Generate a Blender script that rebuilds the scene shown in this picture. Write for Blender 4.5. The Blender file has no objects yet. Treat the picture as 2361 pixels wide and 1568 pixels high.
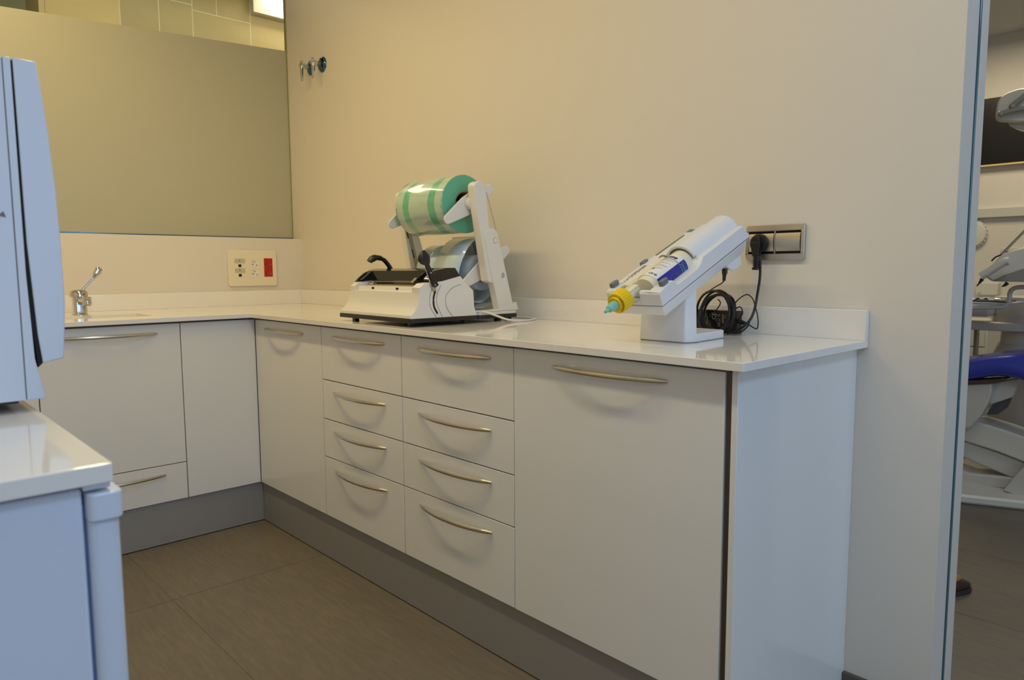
import bpy, bmesh, math, random
from mathutils import Vector, Matrix
random.seed(7)
SC = bpy.context.scene
COL = SC.collection
PI = math.pi

# ------------------------------------------------------------------ camera
CAM = Vector((3.6838, -1.8588, 1.1028)); YAW, PITCH, ROLL, FPX = .82, -.0993, -.0054, 1646.32
_f = Vector((-math.sin(YAW)*math.cos(PITCH), math.cos(YAW)*math.cos(PITCH), math.sin(PITCH)))
_r0 = Vector((math.cos(YAW), math.sin(YAW), 0)); _u0 = _r0.cross(_f)
_r = _r0*math.cos(ROLL) + _u0*math.sin(ROLL); _u = -_r0*math.sin(ROLL) + _u0*math.cos(ROLL)
cd = bpy.data.cameras.new('camera'); cam = bpy.data.objects.new('camera', cd); COL.objects.link(cam)
cd.sensor_fit = 'HORIZONTAL'; cd.sensor_width = 23.6; cd.lens = FPX/2361*23.6
cd.clip_start = .05; cd.clip_end = 60
cd.dof.use_dof = True; cd.dof.focus_distance = 2.3; cd.dof.aperture_fstop = 5.0
m = Matrix((_r, _u, -_f)).transposed().to_4x4(); m.translation = CAM
cam.matrix_world = m
SC.camera = cam

def at(px, py, ax, v):
    """point of the plane x, y or z = v that the photograph shows at a pixel (survey of the real positions)"""
    d = _f + _r*(px-1180.5)/FPX - _u*(py-784)/FPX
    i = 'xyz'.index(ax); return CAM + d*((v-CAM[i])/d[i])

# ------------------------------------------------------------------ world, lights, exposure
SC.view_settings.view_transform = 'Standard'; SC.view_settings.look = 'None'
SC.view_settings.gamma = 1; SC.view_settings.exposure = 0
SC.view_settings.use_curve_mapping = False
w = bpy.data.worlds.new('world'); SC.world = w; w.use_nodes = True
bg = w.node_tree.nodes['Background']; bg.inputs[0].default_value = (.55, .73, 1, 1); bg.inputs[1].default_value = 1.1

def area(name, loc, rot, sx, sy, power, col, spread=PI):
    l = bpy.data.lights.new(name, 'AREA'); l.shape = 'RECTANGLE'; l.size = sx; l.size_y = sy
    l.energy = power; l.color = col; l.spread = spread
    o = bpy.data.objects.new(name, l); o.location = loc; o.rotation_euler = rot; COL.objects.link(o); return o
area('daylight_window', (6.85, -.7, 1.5), (0, PI/2, 0), 1.9, 2.8, 25.5, (.48, .665, 1))
area('ceiling_panel_sink', (1.15, -1.25, 2.66), (0, 0, 0), 1.5, .09, 19.0, (1, .758, .331))
area('ceiling_panel_door', (2.9, -1.25, 2.66), (0, 0, 0), 1.2, .09, 8.9, (1, .943, .732))
area('lobby_fill', (4.6, -1.2, 2.66), (0, 0, 0), .6, .6, 20, (.49, .69, 1))  # added fill without a known fixture, gives the room extra cool light
area('corridor_light', (-.55, .1, 2.92), (0, 0, 0), .15, 3.0, 15, (1, .88, .66))
area('surgery_ceiling_light', (2.5, 3.2, 2.66), (0, 0, 0), 1.2, .6, 20, (1, .875, .59))
area('surgery_front_fill', (3.5, 1.1, 2.66), (0, 0, 0), .6, .6, 8, (.95, .96, .95))  # added fill to brighten the lamp head and the unit fronts

# ------------------------------------------------------------------ materials
def lin(c):
    c = c/255; return c/12.92 if c <= .04045 else ((c+.055)/1.055)**2.4
def rgb(r, g, b): return (lin(r), lin(g), lin(b), 1)
MATS = {}
def mat(name, col, rough=.5, metal=0., var=.03, scale=8., bump=0., bscale=200., coat=0., spec=.5, stretch=None, trans=0., sheen=0.):
    if name in MATS: return MATS[name]
    m = bpy.data.materials.new(name); m.use_nodes = True; nt = m.node_tree; b = nt.nodes['Principled BSDF']
    b.inputs['Roughness'].default_value = rough; b.inputs['Metallic'].default_value = metal
    b.inputs['Specular IOR Level'].default_value = spec; b.inputs['Coat Weight'].default_value = coat
    b.inputs['Coat Roughness'].default_value = .04; b.inputs['Transmission Weight'].default_value = trans
    tc = nt.nodes.new('ShaderNodeTexCoord'); mp = nt.nodes.new('ShaderNodeMapping')
    nt.links.new(tc.outputs['Object'], mp.inputs[0])
    if stretch: mp.inputs['Scale'].default_value = stretch
    n = nt.nodes.new('ShaderNodeTexNoise'); n.inputs['Scale'].default_value = scale; n.inputs['Detail'].default_value = 5
    nt.links.new(mp.outputs[0], n.inputs[0])
    mx = nt.nodes.new('ShaderNodeMix'); mx.data_type = 'RGBA'
    mx.inputs[6].default_value = tuple(c*(1-var) for c in col[:3])+(1,)
    mx.inputs[7].default_value = tuple(min(1, c*(1+var)) for c in col[:3])+(1,)
    nt.links.new(n.outputs[0], mx.inputs[0]); nt.links.new(mx.outputs[2], b.inputs['Base Color'])
    if bump:
        n2 = nt.nodes.new('ShaderNodeTexNoise'); n2.inputs['Scale'].default_value = bscale; n2.inputs['Detail'].default_value = 3
        nt.links.new(mp.outputs[0], n2.inputs[0])
        bp = nt.nodes.new('ShaderNodeBump'); bp.inputs['Strength'].default_value = bump; bp.inputs['Distance'].default_value = .001
        nt.links.new(n2.outputs[0], bp.inputs['Height']); nt.links.new(bp.outputs[0], b.inputs['Normal'])
    MATS[name] = m; return m
PAINT = mat('wall_paint', rgb(226, 218, 206), .55, var=.012, scale=3, bump=.15, bscale=120)
CEIL = mat('ceiling_paint', rgb(232, 230, 226), .8)
QUARTZ = mat('white_quartz', rgb(242, 238, 232), .07, var=.015, scale=60, spec=.55)
GLOSS = mat('gloss_white_laminate', rgb(236, 235, 233), .14, var=.01, spec=.5, bump=.03, bscale=15)
CARC = mat('carcass_grey', rgb(120, 122, 128), .6)  # grey stands in for shade, so the gaps between fronts look dark
ALU = mat('brushed_aluminium', rgb(160, 158, 156), .45, .3, var=.05, scale=20, stretch=(1, 1, 14), bump=.12, bscale=90)
ALUD = mat('bronze_aluminium_strip', rgb(98, 88, 80), .4, .7, stretch=(30, 30, 1), var=.1)
HANDLE = mat('satin_nickel', rgb(214, 208, 192), .27, 1, var=.03, scale=40)
CHROME = mat('chrome', rgb(205, 205, 205), .09, 1)
BCHROME = mat('chrome_blue_reflection', rgb(74, 112, 138), .12, 1)  # blue of the reflections is put into the chrome colour
STEEL = mat('brushed_steel', rgb(196, 190, 178), .3, .85, var=.08, scale=14, bump=.05)
BLACK = mat('black_plastic', rgb(26, 25, 25), .4, var=.1)
BLACKG = mat('glossy_black_plastic', rgb(20, 19, 18), .08, var=.1, coat=.4)
BLACKR = mat('black_cable_rubber', rgb(20, 20, 21), .35)
DARK = mat('dark_recess', rgb(12, 12, 12), .7)
WPL = mat('white_plastic', rgb(232, 228, 220), .36, var=.01, bump=.06, bscale=500)
IVORY = mat('ivory_plastic', rgb(238, 226, 200), .35, var=.01)
WPL2 = mat('cool_white_plastic', rgb(226, 228, 232), .4, var=.01, bump=.05, bscale=400)
ENAM = mat('white_enamel', rgb(214, 222, 238), .3, var=.008)
GREYPL = mat('grey_button_plastic', rgb(112, 118, 126), .45)
SEAM = mat('seam_grey', rgb(120, 118, 112), .6)
RED = mat('red_plastic', rgb(184, 30, 18), .35)
DRED = mat('dark_red_plastic', rgb(150, 22, 16), .45)
YEL = mat('yellow_cap_plastic', rgb(242, 204, 0), .38)
MINT = mat('mint_tip_plastic', rgb(150, 215, 200), .25, trans=.2)
CREAM = mat('cream_cartridge_plastic', rgb(236, 228, 200), .3)
LABELW = mat('white_label_paper', rgb(238, 236, 232), .35)
LABELB = None
PRINTG = mat('grey_print', rgb(118, 108, 88), .6); PRINTD = mat('dark_print', rgb(70, 66, 78), .6)
PRINTB = mat('navy_print', rgb(40, 30, 110), .5); PRINTT = mat('teal_print', rgb(90, 170, 170), .5)
GREENP = mat('green_print', rgb(95, 150, 125), .5); PRINTW = mat('white_print', rgb(205, 205, 205), .6)
BEIGEM = mat('beige_bar_and_sheen', rgb(150, 138, 104), .3, .6)
CARD = mat('brown_card_core', rgb(150, 116, 78), .8)
BLUEUP = mat('blue_vinyl', rgb(56, 70, 172), .26, var=.05)
CPAINT = mat('warm_corridor_paint', rgb(222, 202, 150), .6)
SKIRT = mat('dark_tile_skirting', rgb(92, 86, 78), .5, var=.08)
UNITG = mat('dental_unit_grey', rgb(208, 204, 194), .3, var=.01)
UNITW = mat('dental_unit_white', rgb(222, 218, 204), .3, var=.01)
TUBEG = mat('grey_arm_paint', rgb(150, 148, 138), .35)
SCREEN = mat('black_wall_panel', rgb(30, 28, 30), .3, var=.05)
SHOE = mat('brown_leather', rgb(58, 44, 38), .35, var=.15)
SOLE = mat('dark_sole_rubber', rgb(50, 48, 46), .7)
TILEW = mat('beige_wall_tile', rgb(186, 172, 132), .4, var=.06, scale=5, stretch=(1, 1, 6), bump=.3, bscale=40)
GROUT = mat('pale_grout', rgb(240, 236, 214), .8)

def floor_mat():
    m = mat('floor_tile', rgb(116, 108, 92), .42, var=.16, scale=2.2, stretch=(1, 2.6, 1), bump=.25, bscale=60)
    nt = m.node_tree; b = nt.nodes['Principled BSDF']
    mx = [n for n in nt.nodes if n.type == 'MIX'][0]
    mp = [n for n in nt.nodes if n.type == 'MAPPING'][0]
    n = nt.nodes.new('ShaderNodeTexNoise'); n.inputs['Scale'].default_value = 9; n.inputs['Detail'].default_value = 8; n.inputs['Roughness'].default_value = .7
    mp2 = nt.nodes.new('ShaderNodeMapping'); mp2.inputs['Scale'].default_value = (1, 3, 1); mp2.inputs['Rotation'].default_value = (0, 0, .1)
    nt.links.new(mp.outputs[0], mp2.inputs[0]); nt.links.new(mp2.outputs[0], n.inputs[0])
    r = nt.nodes.new('ShaderNodeValToRGB'); r.color_ramp.elements[0].position = .35; r.color_ramp.elements[1].position = .7
    r.color_ramp.elements[0].color = (.80, .80, .84, 1); r.color_ramp.elements[1].color = (1.18, 1.08, .98, 1)
    nt.links.new(n.outputs[0], r.inputs[0])
    mu = nt.nodes.new('ShaderNodeMix'); mu.data_type = 'RGBA'; mu.blend_type = 'MULTIPLY'; mu.inputs[0].default_value = 1
    nt.links.new(mx.outputs[2], mu.inputs[6]); nt.links.new(r.outputs[0], mu.inputs[7]); nt.links.new(mu.outputs[2], b.inputs['Base Color'])
    return m
FLOOR = floor_mat()
JOINT = mat('floor_grout', rgb(128, 116, 98), .8)

def glass_mat(name, tint, gl=.0):
    m = bpy.data.materials.new(name); m.use_nodes = True; nt = m.node_tree; nt.nodes.clear()
    o = nt.nodes.new('ShaderNodeOutputMaterial'); t = nt.nodes.new('ShaderNodeBsdfTransparent'); t.inputs[0].default_value = tint
    g = nt.nodes.new('ShaderNodeBsdfGlossy'); g.inputs['Roughness'].default_value = .02
    fr = nt.nodes.new('ShaderNodeFresnel'); fr.inputs[0].default_value = 1.45
    mx = nt.nodes.new('ShaderNodeMixShader'); nt.links.new(fr.outputs[0], mx.inputs[0])
    nt.links.new(t.outputs[0], mx.inputs[1]); nt.links.new(g.outputs[0], mx.inputs[2]); nt.links.new(mx.outputs[0], o.inputs[0])
    return m
CLEAR = glass_mat('clear_glass', (.91, .93, .86, 1))
def frost_mat():
    m = bpy.data.materials.new('frosted_film'); m.use_nodes = True; nt = m.node_tree; nt.nodes.clear()
    o = nt.nodes.new('ShaderNodeOutputMaterial')
    d = nt.nodes.new('ShaderNodeBsdfDiffuse'); d.inputs[0].default_value = rgb(202, 197, 170)
    t = nt.nodes.new('ShaderNodeBsdfTranslucent'); t.inputs[0].default_value = rgb(190, 182, 130)
    g = nt.nodes.new('ShaderNodeBsdfGlossy'); g.inputs['Roughness'].default_value = .42; g.inputs[0].default_value = (.8, .8, .75, 1)
    a = nt.nodes.new('ShaderNodeMixShader'); a.inputs[0].default_value = .2
    b = nt.nodes.new('ShaderNodeMixShader'); b.inputs[0].default_value = .06
    nt.links.new(d.outputs[0], a.inputs[1]); nt.links.new(t.outputs[0], a.inputs[2])
    nt.links.new(a.outputs[0], b.inputs[1]); nt.links.new(g.outputs[0], b.inputs[2]); nt.links.new(b.outputs[0], o.inputs[0])
    return m
FROST = frost_mat()
GEDGE = mat('glass_edge_green', rgb(70, 112, 124), .12, var=.05, coat=1)

def stripes_mat():
    """green pouch reel: pale film with two green bands, by position along the roll"""
    m = mat('pouch_film_green', rgb(186, 210, 192), .2, var=.08, scale=12, bump=.8, bscale=22, coat=.8)
    nt = m.node_tree; b = nt.nodes['Principled BSDF']
    mx = [n for n in nt.nodes if n.type == 'MIX'][0]
    tc = [n for n in nt.nodes if n.type == 'TEX_COORD'][0]
    s = nt.nodes.new('ShaderNodeSeparateXYZ'); nt.links.new(tc.outputs['Object'], s.inputs[0])
    r = nt.nodes.new('ShaderNodeValToRGB'); r.color_ramp.interpolation = 'CONSTANT'
    mr = nt.nodes.new('ShaderNodeMapRange'); mr.inputs['From Min'].default_value = 1.466; mr.inputs['From Max'].default_value = 1.74
    nt.links.new(s.outputs[0], mr.inputs[0]); nt.links.new(mr.outputs[0], r.inputs[0])
    e = r.color_ramp.elements; e[0].position = 0; e[0].color = (0, 0, 0, 1); e[1].position = .155; e[1].color = (1, 1, 1, 1)
    for p, c in ((.285, 0), (.70, 1), (.84, 0)):
        x = e.new(p); x.color = (c, c, c, 1)
    m2 = nt.nodes.new('ShaderNodeMix'); m2.data_type = 'RGBA'; nt.links.new(r.outputs[0], m2.inputs[0])
    nt.links.new(mx.outputs[2], m2.inputs[6]); m2.inputs[7].default_value = rgb(104, 188, 150)
    nt.links.new(m2.outputs[2], b.inputs['Base Color'])
    return m
FILMG = stripes_mat()
def rings_mat(name, c1, c2, c=(0, 0)):
    m = mat(name, c1, .45, var=.05)
    nt = m.node_tree; b = nt.nodes['Principled BSDF']; tc = [n for n in nt.nodes if n.type == 'TEX_COORD'][0]
    wv = nt.nodes.new('ShaderNodeTexWave'); wv.wave_type = 'RINGS'; wv.rings_direction = 'X'; wv.inputs['Scale'].default_value = 60
    wv.inputs['Distortion'].default_value = 1.5
    mpr = nt.nodes.new('ShaderNodeMapping'); mpr.inputs['Location'].default_value = (0, -c[0], -c[1]); nt.links.new(tc.outputs['Object'], mpr.inputs[0]); nt.links.new(mpr.outputs[0], wv.inputs[0])
    mx = nt.nodes.new('ShaderNodeMix'); mx.data_type = 'RGBA'; mx.inputs[6].default_value = c1; mx.inputs[7].default_value = c2
    nt.links.new(wv.outputs['Fac'], mx.inputs[0]); nt.links.new(mx.outputs[2], b.inputs['Base Color']); return m
RINGS = rings_mat('pouch_roll_side_green', rgb(94, 172, 138), rgb(108, 186, 152), (-.266, 1.3265))
RINGSB = rings_mat('pouch_roll_side_blue', rgb(156, 172, 200), rgb(172, 188, 212), (-.190, 1.0905))
FILMB = mat('pouch_film_blue', rgb(200, 217, 228), .22, var=.06, scale=6, coat=.6)
def label_blue():
    m = mat('blue_label_art', rgb(30, 34, 150), .25, var=.4, scale=30, coat=.3)
    return m
LABELB = label_blue()

# ------------------------------------------------------------------ mesh helpers
class MB:
    def __init__(s): s.v = []; s.f = []; s.sm = []
    def add(s, vs, fs, smooth=False):
        k = len(s.v); s.v += [Vector(v) for v in vs]; s.f += [[i+k for i in f] for f in fs]; s.sm += [smooth]*len(fs); return s
    def box(s, a, b):
        x0, y0, z0 = (min(a[i], b[i]) for i in range(3)); x1, y1, z1 = (max(a[i], b[i]) for i in range(3))
        return s.add([(x0,y0,z0),(x1,y0,z0),(x1,y1,z0),(x0,y1,z0),(x0,y0,z1),(x1,y0,z1),(x1,y1,z1),(x0,y1,z1)],
                     [(0,3,2,1),(4,5,6,7),(0,1,5,4),(1,2,6,5),(2,3,7,6),(3,0,4,7)])
    def prism(s, prof, ax, a, b, smooth=False):
        """profile of 2D points extruded along axis x, y or z from a to b (profile axes are the other two in order)"""
        def P(q, t):
            return {'x': (t, q[0], q[1]), 'y': (q[0], t, q[1]), 'z': (q[0], q[1], t)}[ax]
        n = len(prof); vs = [P(q, a) for q in prof] + [P(q, b) for q in prof]
        fs = [(i, (i+1) % n, n+(i+1) % n, n+i) for i in range(n)]
        s.add(vs, fs, smooth); k = len(s.v)-2*n
        s.f += [[k+i for i in range(n)][::-1], [k+n+i for i in range(n)]]; s.sm += [False, False]; return s
    def lathe(s, prof, o, ax, n=32, caps=True):
        """(radius, height) profile turned about axis vector ax at o"""
        ax = Vector(ax).normalized(); t = ax.orthogonal().normalized(); b = ax.cross(t); o = Vector(o)
        vs = [o + ax*h + (t*math.cos(2*PI*i/n) + b*math.sin(2*PI*i/n))*r for r, h in prof for i in range(n)]
        fs = [(j*n+i, j*n+(i+1) % n, (j+1)*n+(i+1) % n, (j+1)*n+i) for j in range(len(prof)-1) for i in range(n)]
        s.add(vs, fs, True)
        if caps:
            k = len(s.v)-len(vs)
            if prof[0][0] > 1e-5: s.f.append([k+i for i in range(n)][::-1]); s.sm.append(False)
            if prof[-1][0] > 1e-5: s.f.append([k+(len(prof)-1)*n+i for i in range(n)]); s.sm.append(False)
        return s
    def tube(s, pts, rad, n=10, closed=False, flat=None, up=None, caps=True):
        """swept tube; rad is a number or a list; flat = (width, thickness) factors with the width along 'up'"""
        pts = [Vector(p) for p in pts]; N = len(pts)
        R = rad if isinstance(rad, (list, tuple)) else [rad]*N
        pr = None; vs = []
        for i, p in enumerate(pts):
            a = pts[(i-1) % N] if closed or i else pts[i]; c = pts[(i+1) % N] if closed or i < N-1 else pts[i]
            d = (c-a).normalized()
            if up is not None: q = Vector(up); q = (q - d*q.dot(d)).normalized()
            elif pr is None: q = d.orthogonal().normalized()
            else: q = (pr - d*pr.dot(d)).normalized()
            pr = q; b = d.cross(q); fa, fb = flat or (1, 1)
            vs += [p + (q*math.cos(2*PI*k/n)*fa + b*math.sin(2*PI*k/n)*fb)*R[i] for k in range(n)]
        M = N if closed else N-1
        fs = [(i*n+k, i*n+(k+1) % n, ((i+1) % N)*n+(k+1) % n, ((i+1) % N)*n+k) for i in range(M) for k in range(n)]
        s.add(vs, fs, True)
        if not closed and caps:
            k0 = len(s.v)-len(vs); s.f += [[k0+k for k in range(n)][::-1], [k0+(N-1)*n+k for k in range(n)]]; s.sm += [False, False]
        return s
    def sphere(s, o, r, sc=(1,1,1), n=16):
        prof = [(max(math.sin(PI*i/n)*r, 0), -math.cos(PI*i/n)*r) for i in range(n+1)]
        k = len(s.v); s.lathe(prof, (0,0,0), (0,0,1), n*2, False)
        for i in range(k, len(s.v)): v = s.v[i]; s.v[i] = Vector((o[0]+v.x*sc[0], o[1]+v.y*sc[1], o[2]+v.z*sc[2]))
        return s
    def xf(s, fn):
        s.v = [Vector(fn(v)) for v in s.v]; return s

def obj(name, mb, m, parent=None, bevel=0., seg=2, auto=None, sub=0):
    me = bpy.data.meshes.new(name); me.from_pydata([tuple(v) for v in mb.v], [], mb.f); me.validate()
    bm = bmesh.new(); bm.from_mesh(me)
    bmesh.ops.remove_doubles(bm, verts=bm.verts, dist=1e-6)
    bmesh.ops.recalc_face_normals(bm, faces=bm.faces); bm.to_mesh(me); bm.free()
    for p in me.polygons: p.use_smooth = True
    me.set_sharp_from_angle(angle=math.radians(auto or 38))
    me.materials.append(m)
    o = bpy.data.objects.new(name, me); COL.objects.link(o)
    if parent is not None: o.parent = parent; o.matrix_parent_inverse = Matrix.Translation(-parent.location)
    if bevel:
        b = o.modifiers.new('bevel', 'BEVEL'); b.width = bevel; b.segments = seg; b.limit_method = 'ANGLE'; b.angle_limit = math.radians(32)
        b.harden_normals = False; b.use_clamp_overlap = True
    if sub: mo = o.modifiers.new('sub', 'SUBSURF'); mo.levels = sub; mo.render_levels = sub
    return o
def thing(name, label, cat, loc=(0,0,0), group=None):
    o = bpy.data.objects.new(name, None); o.empty_display_size = .05; o.location = loc; COL.objects.link(o)
    o['label'] = label; o['category'] = cat
    if group: o['group'] = group
    return o
def tag(o, label, cat, group=None):
    o['label'] = label; o['category'] = cat
    if group: o['group'] = group
    return o
def struct(name, mb, m, parent=None, bevel=0.):
    o = obj(name, mb, m, parent, bevel)
    if parent is None: o['kind'] = 'structure'
    return o
def text_mb(txt, size, place, shear=0., bold=0.):
    """text as mesh; place(u, v) maps baseline coords (metres) to world"""
    c = bpy.data.curves.new('t', 'FONT'); c.body = txt; c.size = size; c.shear = shear; c.offset = bold; c.resolution_u = 3
    o = bpy.data.objects.new('t', c); COL.objects.link(o)
    dg = bpy.context.evaluated_depsgraph_get(); me = bpy.data.meshes.new_from_object(o.evaluated_get(dg))
    mb = MB(); mb.add([place(v.co.x, v.co.y) for v in me.vertices], [list(p.vertices) for p in me.polygons])
    bpy.data.objects.remove(o); bpy.data.curves.remove(c); bpy.data.meshes.remove(me); return mb
def smooth_path(pts, n=8, closed=False):
    P = [Vector(p) for p in pts]; N = len(P); out = []
    for i in range(N if closed else N-1):
        g = (lambda k: P[k % N]) if closed else (lambda k: P[min(max(k, 0), N-1)])
        a, b, c, d = g(i-1), g(i), g(i+1), g(i+2)
        for k in range(n):
            t = k/n
            out.append(.5*((2*b) + (c-a)*t + (2*a-5*b+4*c-d)*t*t + (3*b-a-3*c+d)*t**3))
    if not closed: out.append(P[-1])
    return out
def rrect(cx, cy, w, h, r, n=5):
    out = []
    for sx, sy, a0 in ((1,1,0), (-1,1,90), (-1,-1,180), (1,-1,270)):
        for k in range(n+1):
            a = math.radians(a0+90*k/n); out.append((cx+sx*(w/2-r)+r*math.cos(a), cy+sy*(h/2-r)+r*math.sin(a)))
    return out
def circ(cx, cy, r, n=24, a0=0, a1=360):
    return [(cx+r*math.cos(math.radians(a0+(a1-a0)*k/n)), cy+r*math.sin(math.radians(a0+(a1-a0)*k/n))) for k in range(n if a1-a0 == 360 else n+1)]

# ------------------------------------------------------------------ the room
ZT, ZB, ZD, ZK = .9205, .9026, .8955, .1775       # worktop top, underside, door top, plinth top
CEILZ = 2.72
fl = bpy.data.objects.new('floor', None); COL.objects.link(fl); fl['kind'] = 'structure'
obj('screed', MB().box((-2.3, -2.5, -.05), (7.1, 4.3, -.0015)), JOINT, fl)
tx = [1.218-1.2*k for k in range(0, 3)][::-1] + [1.218+1.2*k for k in range(1, 5)]
ty = [-1.125-.6*k for k in (2, 1)] + [-1.125+.6*k for k in range(0, 10)]
tile_me = None
for i in range(len(tx)):
    for j in range(len(ty)):
        x0, y0 = tx[i], ty[j]; x1, y1 = min(x0+1.2, 7.1), min(y0+.6, 4.3)
        if x0 < -1.3 and y0 < -3: continue
        g = .0012
        full = abs(x1-x0-1.2) < 1e-6 and abs(y1-y0-.6) < 1e-6
        if tile_me is None or not full:
            o = obj('floor_tile', MB().box((g, g, -.012), (x1-x0-g, y1-y0-g, 0)), FLOOR, fl)
            if full: tile_me = o.data
        else:
            o = bpy.data.objects.new('floor_tile', tile_me); COL.objects.link(o); o.parent = fl
        o.location = (x0, y0, 0)
# object-space noise would repeat on every tile: use generated world offset through object info
nt = FLOOR.node_tree; mp = [n for n in nt.nodes if n.type == 'MAPPING'][0]
oi = nt.nodes.new('ShaderNodeObjectInfo'); va = nt.nodes.new('ShaderNodeVectorMath'); va.operation = 'ADD'
tcn = [n for n in nt.nodes if n.type == 'TEX_COORD'][0]
sc_ = nt.nodes.new('ShaderNodeVectorMath'); sc_.operation = 'SCALE'; sc_.inputs['Scale'].default_value = 1.7
nt.links.new(oi.outputs['Location'], sc_.inputs[0]); nt.links.new(tcn.outputs['Object'], va.inputs[0]); nt.links.new(sc_.outputs[0], va.inputs[1])
nt.links.new(va.outputs[0], mp.inputs[0])

WX = 3.173                                       # end of the main wall at the opening
c_ = MB()
c_.box((-.1, -2.5, CEILZ), (7.1, 4.3, CEILZ+.1)); struct('ceiling', c_, CEIL)
struct('ceiling_corridor', MB().box((-2.3, -2.5, 2.98), (-.1, 4.3, 3.08)), CEIL)
struct('trim_ceiling_step', MB().box((-.1, -2.5, CEILZ+.1), (-.06, 4.3, 3.0)), CEIL)
mw = MB(); mw.box((-.1, 0, 0), (WX, .0880, CEILZ)); mw.box((-.1, .1005, 0), (WX, .168, CEILZ)); mw.box((-.1, .08, 0), (WX-.05, .11, CEILZ))
struct('wall_back', mw, PAINT)
struct('wall_far_right', MB().box((6.0, 0, 0), (7.1, .168, CEILZ)), PAINT)
lw = MB(); lw.box((-.112, -2.5, 0), (0, 0, 1.272)); struct('wall_left_low', lw, PAINT)
struct('wall_rear', MB().box((-2.3, -2.6, 0), (7.1, -2.4, 3.0)), PAINT)
struct('wall_surgery_far', MB().box((-2.3, 4.2, 0), (7.1, 4.35, 3.0)), PAINT)
struct('wall_surgery_left', MB().box((-.1, .168, 0), (.0, 4.2, CEILZ)), PAINT)
rw = MB(); rw.box((6.95, -2.5, 0), (7.1, 4.3, .5)); rw.box((6.95, -2.5, 2.5), (7.1, 4.3, CEILZ)); rw.box((6.95, .95, .5), (7.1, 4.3, 2.5)); rw.box((6.95, -2.5, .5), (7.1, -2.15, 2.5))
struct('wall_right', rw, PAINT)
w2 = MB(); w2.box((6.98, -2.15, .5), (7.04, -2.1, 2.5)); w2.box((6.98, .9, .5), (7.04, .95, 2.5)); w2.box((6.98, -.63, .5), (7.04, -.57, 2.5)); w2.box((6.98, -2.1, .5), (7.04, .9, .55)); w2.box((6.98, -2.1, 2.45), (7.04, .9, 2.5))
wn2 = struct('window_2', w2, ENAM)
obj('pane', MB().box((7.005, -2.1, .55), (7.013, -.63, 2.45)), CLEAR, wn2); obj('pane', MB().box((7.005, -.57, .55), (7.013, .9, 2.45)), CLEAR, wn2)
struct('baseboard_back', MB().box((2.9705, -.013, 0), (WX, 0, .043)), SKIRT, bevel=.001)
struct('baseboard_surgery', MB().box((0, 4.185, 0), (6.95, 4.2, .07)), SKIRT)
# glass door leaf resting in the slot of the wall end
gd = struct('door_1', MB().box((WX-.045, .0925, .012), (WX+.0030, .1004, 2.66)), GEDGE, bevel=.0018)
obj('floor_guide', MB().box((WX-.02, .084, .0), (WX+.012, .107, .02)), STEEL, gd, bevel=.002)

# window over the low wall: clear pane with a frosted film
wn = struct('window_1', MB().box((-.112, -2.4, 1.272), (-.094, -.004, 1.281)), BCHROME)
obj('pane', MB().box((-.106, -2.4, 1.281), (-.100, -.003, CEILZ)), CLEAR, wn)
fp = MB(); fp.add([(-.0985, -2.4, 1.281), (-.0985, -.004, 1.281), (-.0985, -.004, 2.291), (-.0985, -2.4, 2.165)], [(0,1,2,3)])
obj('frosted_film', fp, FROST, wn)
obj('edge_seal', MB().box((-.112, -.0045, 1.281), (-.094, -.0003, CEILZ)), mat('green_glass_seal', rgb(150, 150, 96), .2), wn)

# corridor behind the window: large beige wall tiles, a reveal and a plaster soffit
XC = -1.1
cw = bpy.data.objects.new('wall_corridor', None); COL.objects.link(cw); cw['kind'] = 'structure'
obj('wall_core', MB().box((XC-.15, -.929, 0), (XC-.0012, 1.5, 3.0)), GROUT, cw)
def ctile(y0, y1, z0, z1):
    g = .0028; obj('wall_tile', MB().box((XC-.006, y0+g, z0+g), (XC, y1-g, z1-g)), TILEW, cw)
rows = [(.0, .61), (.61, 1.22), (1.22, 1.83), (1.83, 2.44)]
ys = [-.929, -.549, -.331, -.131, .243, .482, .86, 1.24]
for a, b in zip(ys[1:], ys[2:]):
    for z0, z1 in rows: ctile(a, b, z0, z1)
obj('cream_panel', MB().box((XC-.004, -.926, 0), (XC+.0012, -.552, 2.98)), CPAINT, cw)
for a, b, zs in ((-.549, -.331, (2.44, 2.98)), (-.331, -.131, (2.44, 2.765, 2.98)), (-.131, .022, (2.44, 2.735, 2.98)), (.022, .243, (2.44, 2.735, 2.98)), (.243, .482, (2.44, 2.80)), (.482, .86, (2.44, 2.80))):
    if a == -.131: ctile(-.131, .243, 2.44, 2.735); ctile(a, b, 2.735, 2.98); continue
    if a == .022: ctile(a, b, 2.735, 2.98); continue
    for z0, z1 in zip(zs, zs[1:]): ctile(a, b, z0, z1)
struct('trim_corridor_soffit', MB().box((XC, .246, 2.80), (XC+.05, 1.2, 2.97)), CEIL)
struct('wall_corridor_end', MB().box((XC, .86, 0), (-.1, 1.0, 2.98)), PAINT)
struct('wall_corridor_recess', MB().box((-2.2, -2.4, 0), (-2.1, -.5, 3.0)), CPAINT)
struct('trim_corridor_reveal', MB().box((XC-.35, -.96, 0), (XC, -.931, 2.98)), CPAINT)
struct('trim_corridor_ledge', MB().box((-2.1, -2.3, 2.86), (-1.95, -1.36, 2.885)), CEIL)
cl = thing('cove_light', 'bright linear cove lamp over the soffit behind the clear glass', 'lamp', (-.98, .55, 2.93))
obj('lamp_housing', MB().box((-1.02, .3, 2.93), (-.94, .84, 2.97)), CEIL, cl)
em = bpy.data.materials.new('lamp_emission'); em.use_nodes = True; b_ = em.node_tree.nodes['Principled BSDF']
b_.inputs['Emission Color'].default_value = (1, .86, .6, 1); b_.inputs['Emission Strength'].default_value = 26
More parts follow.
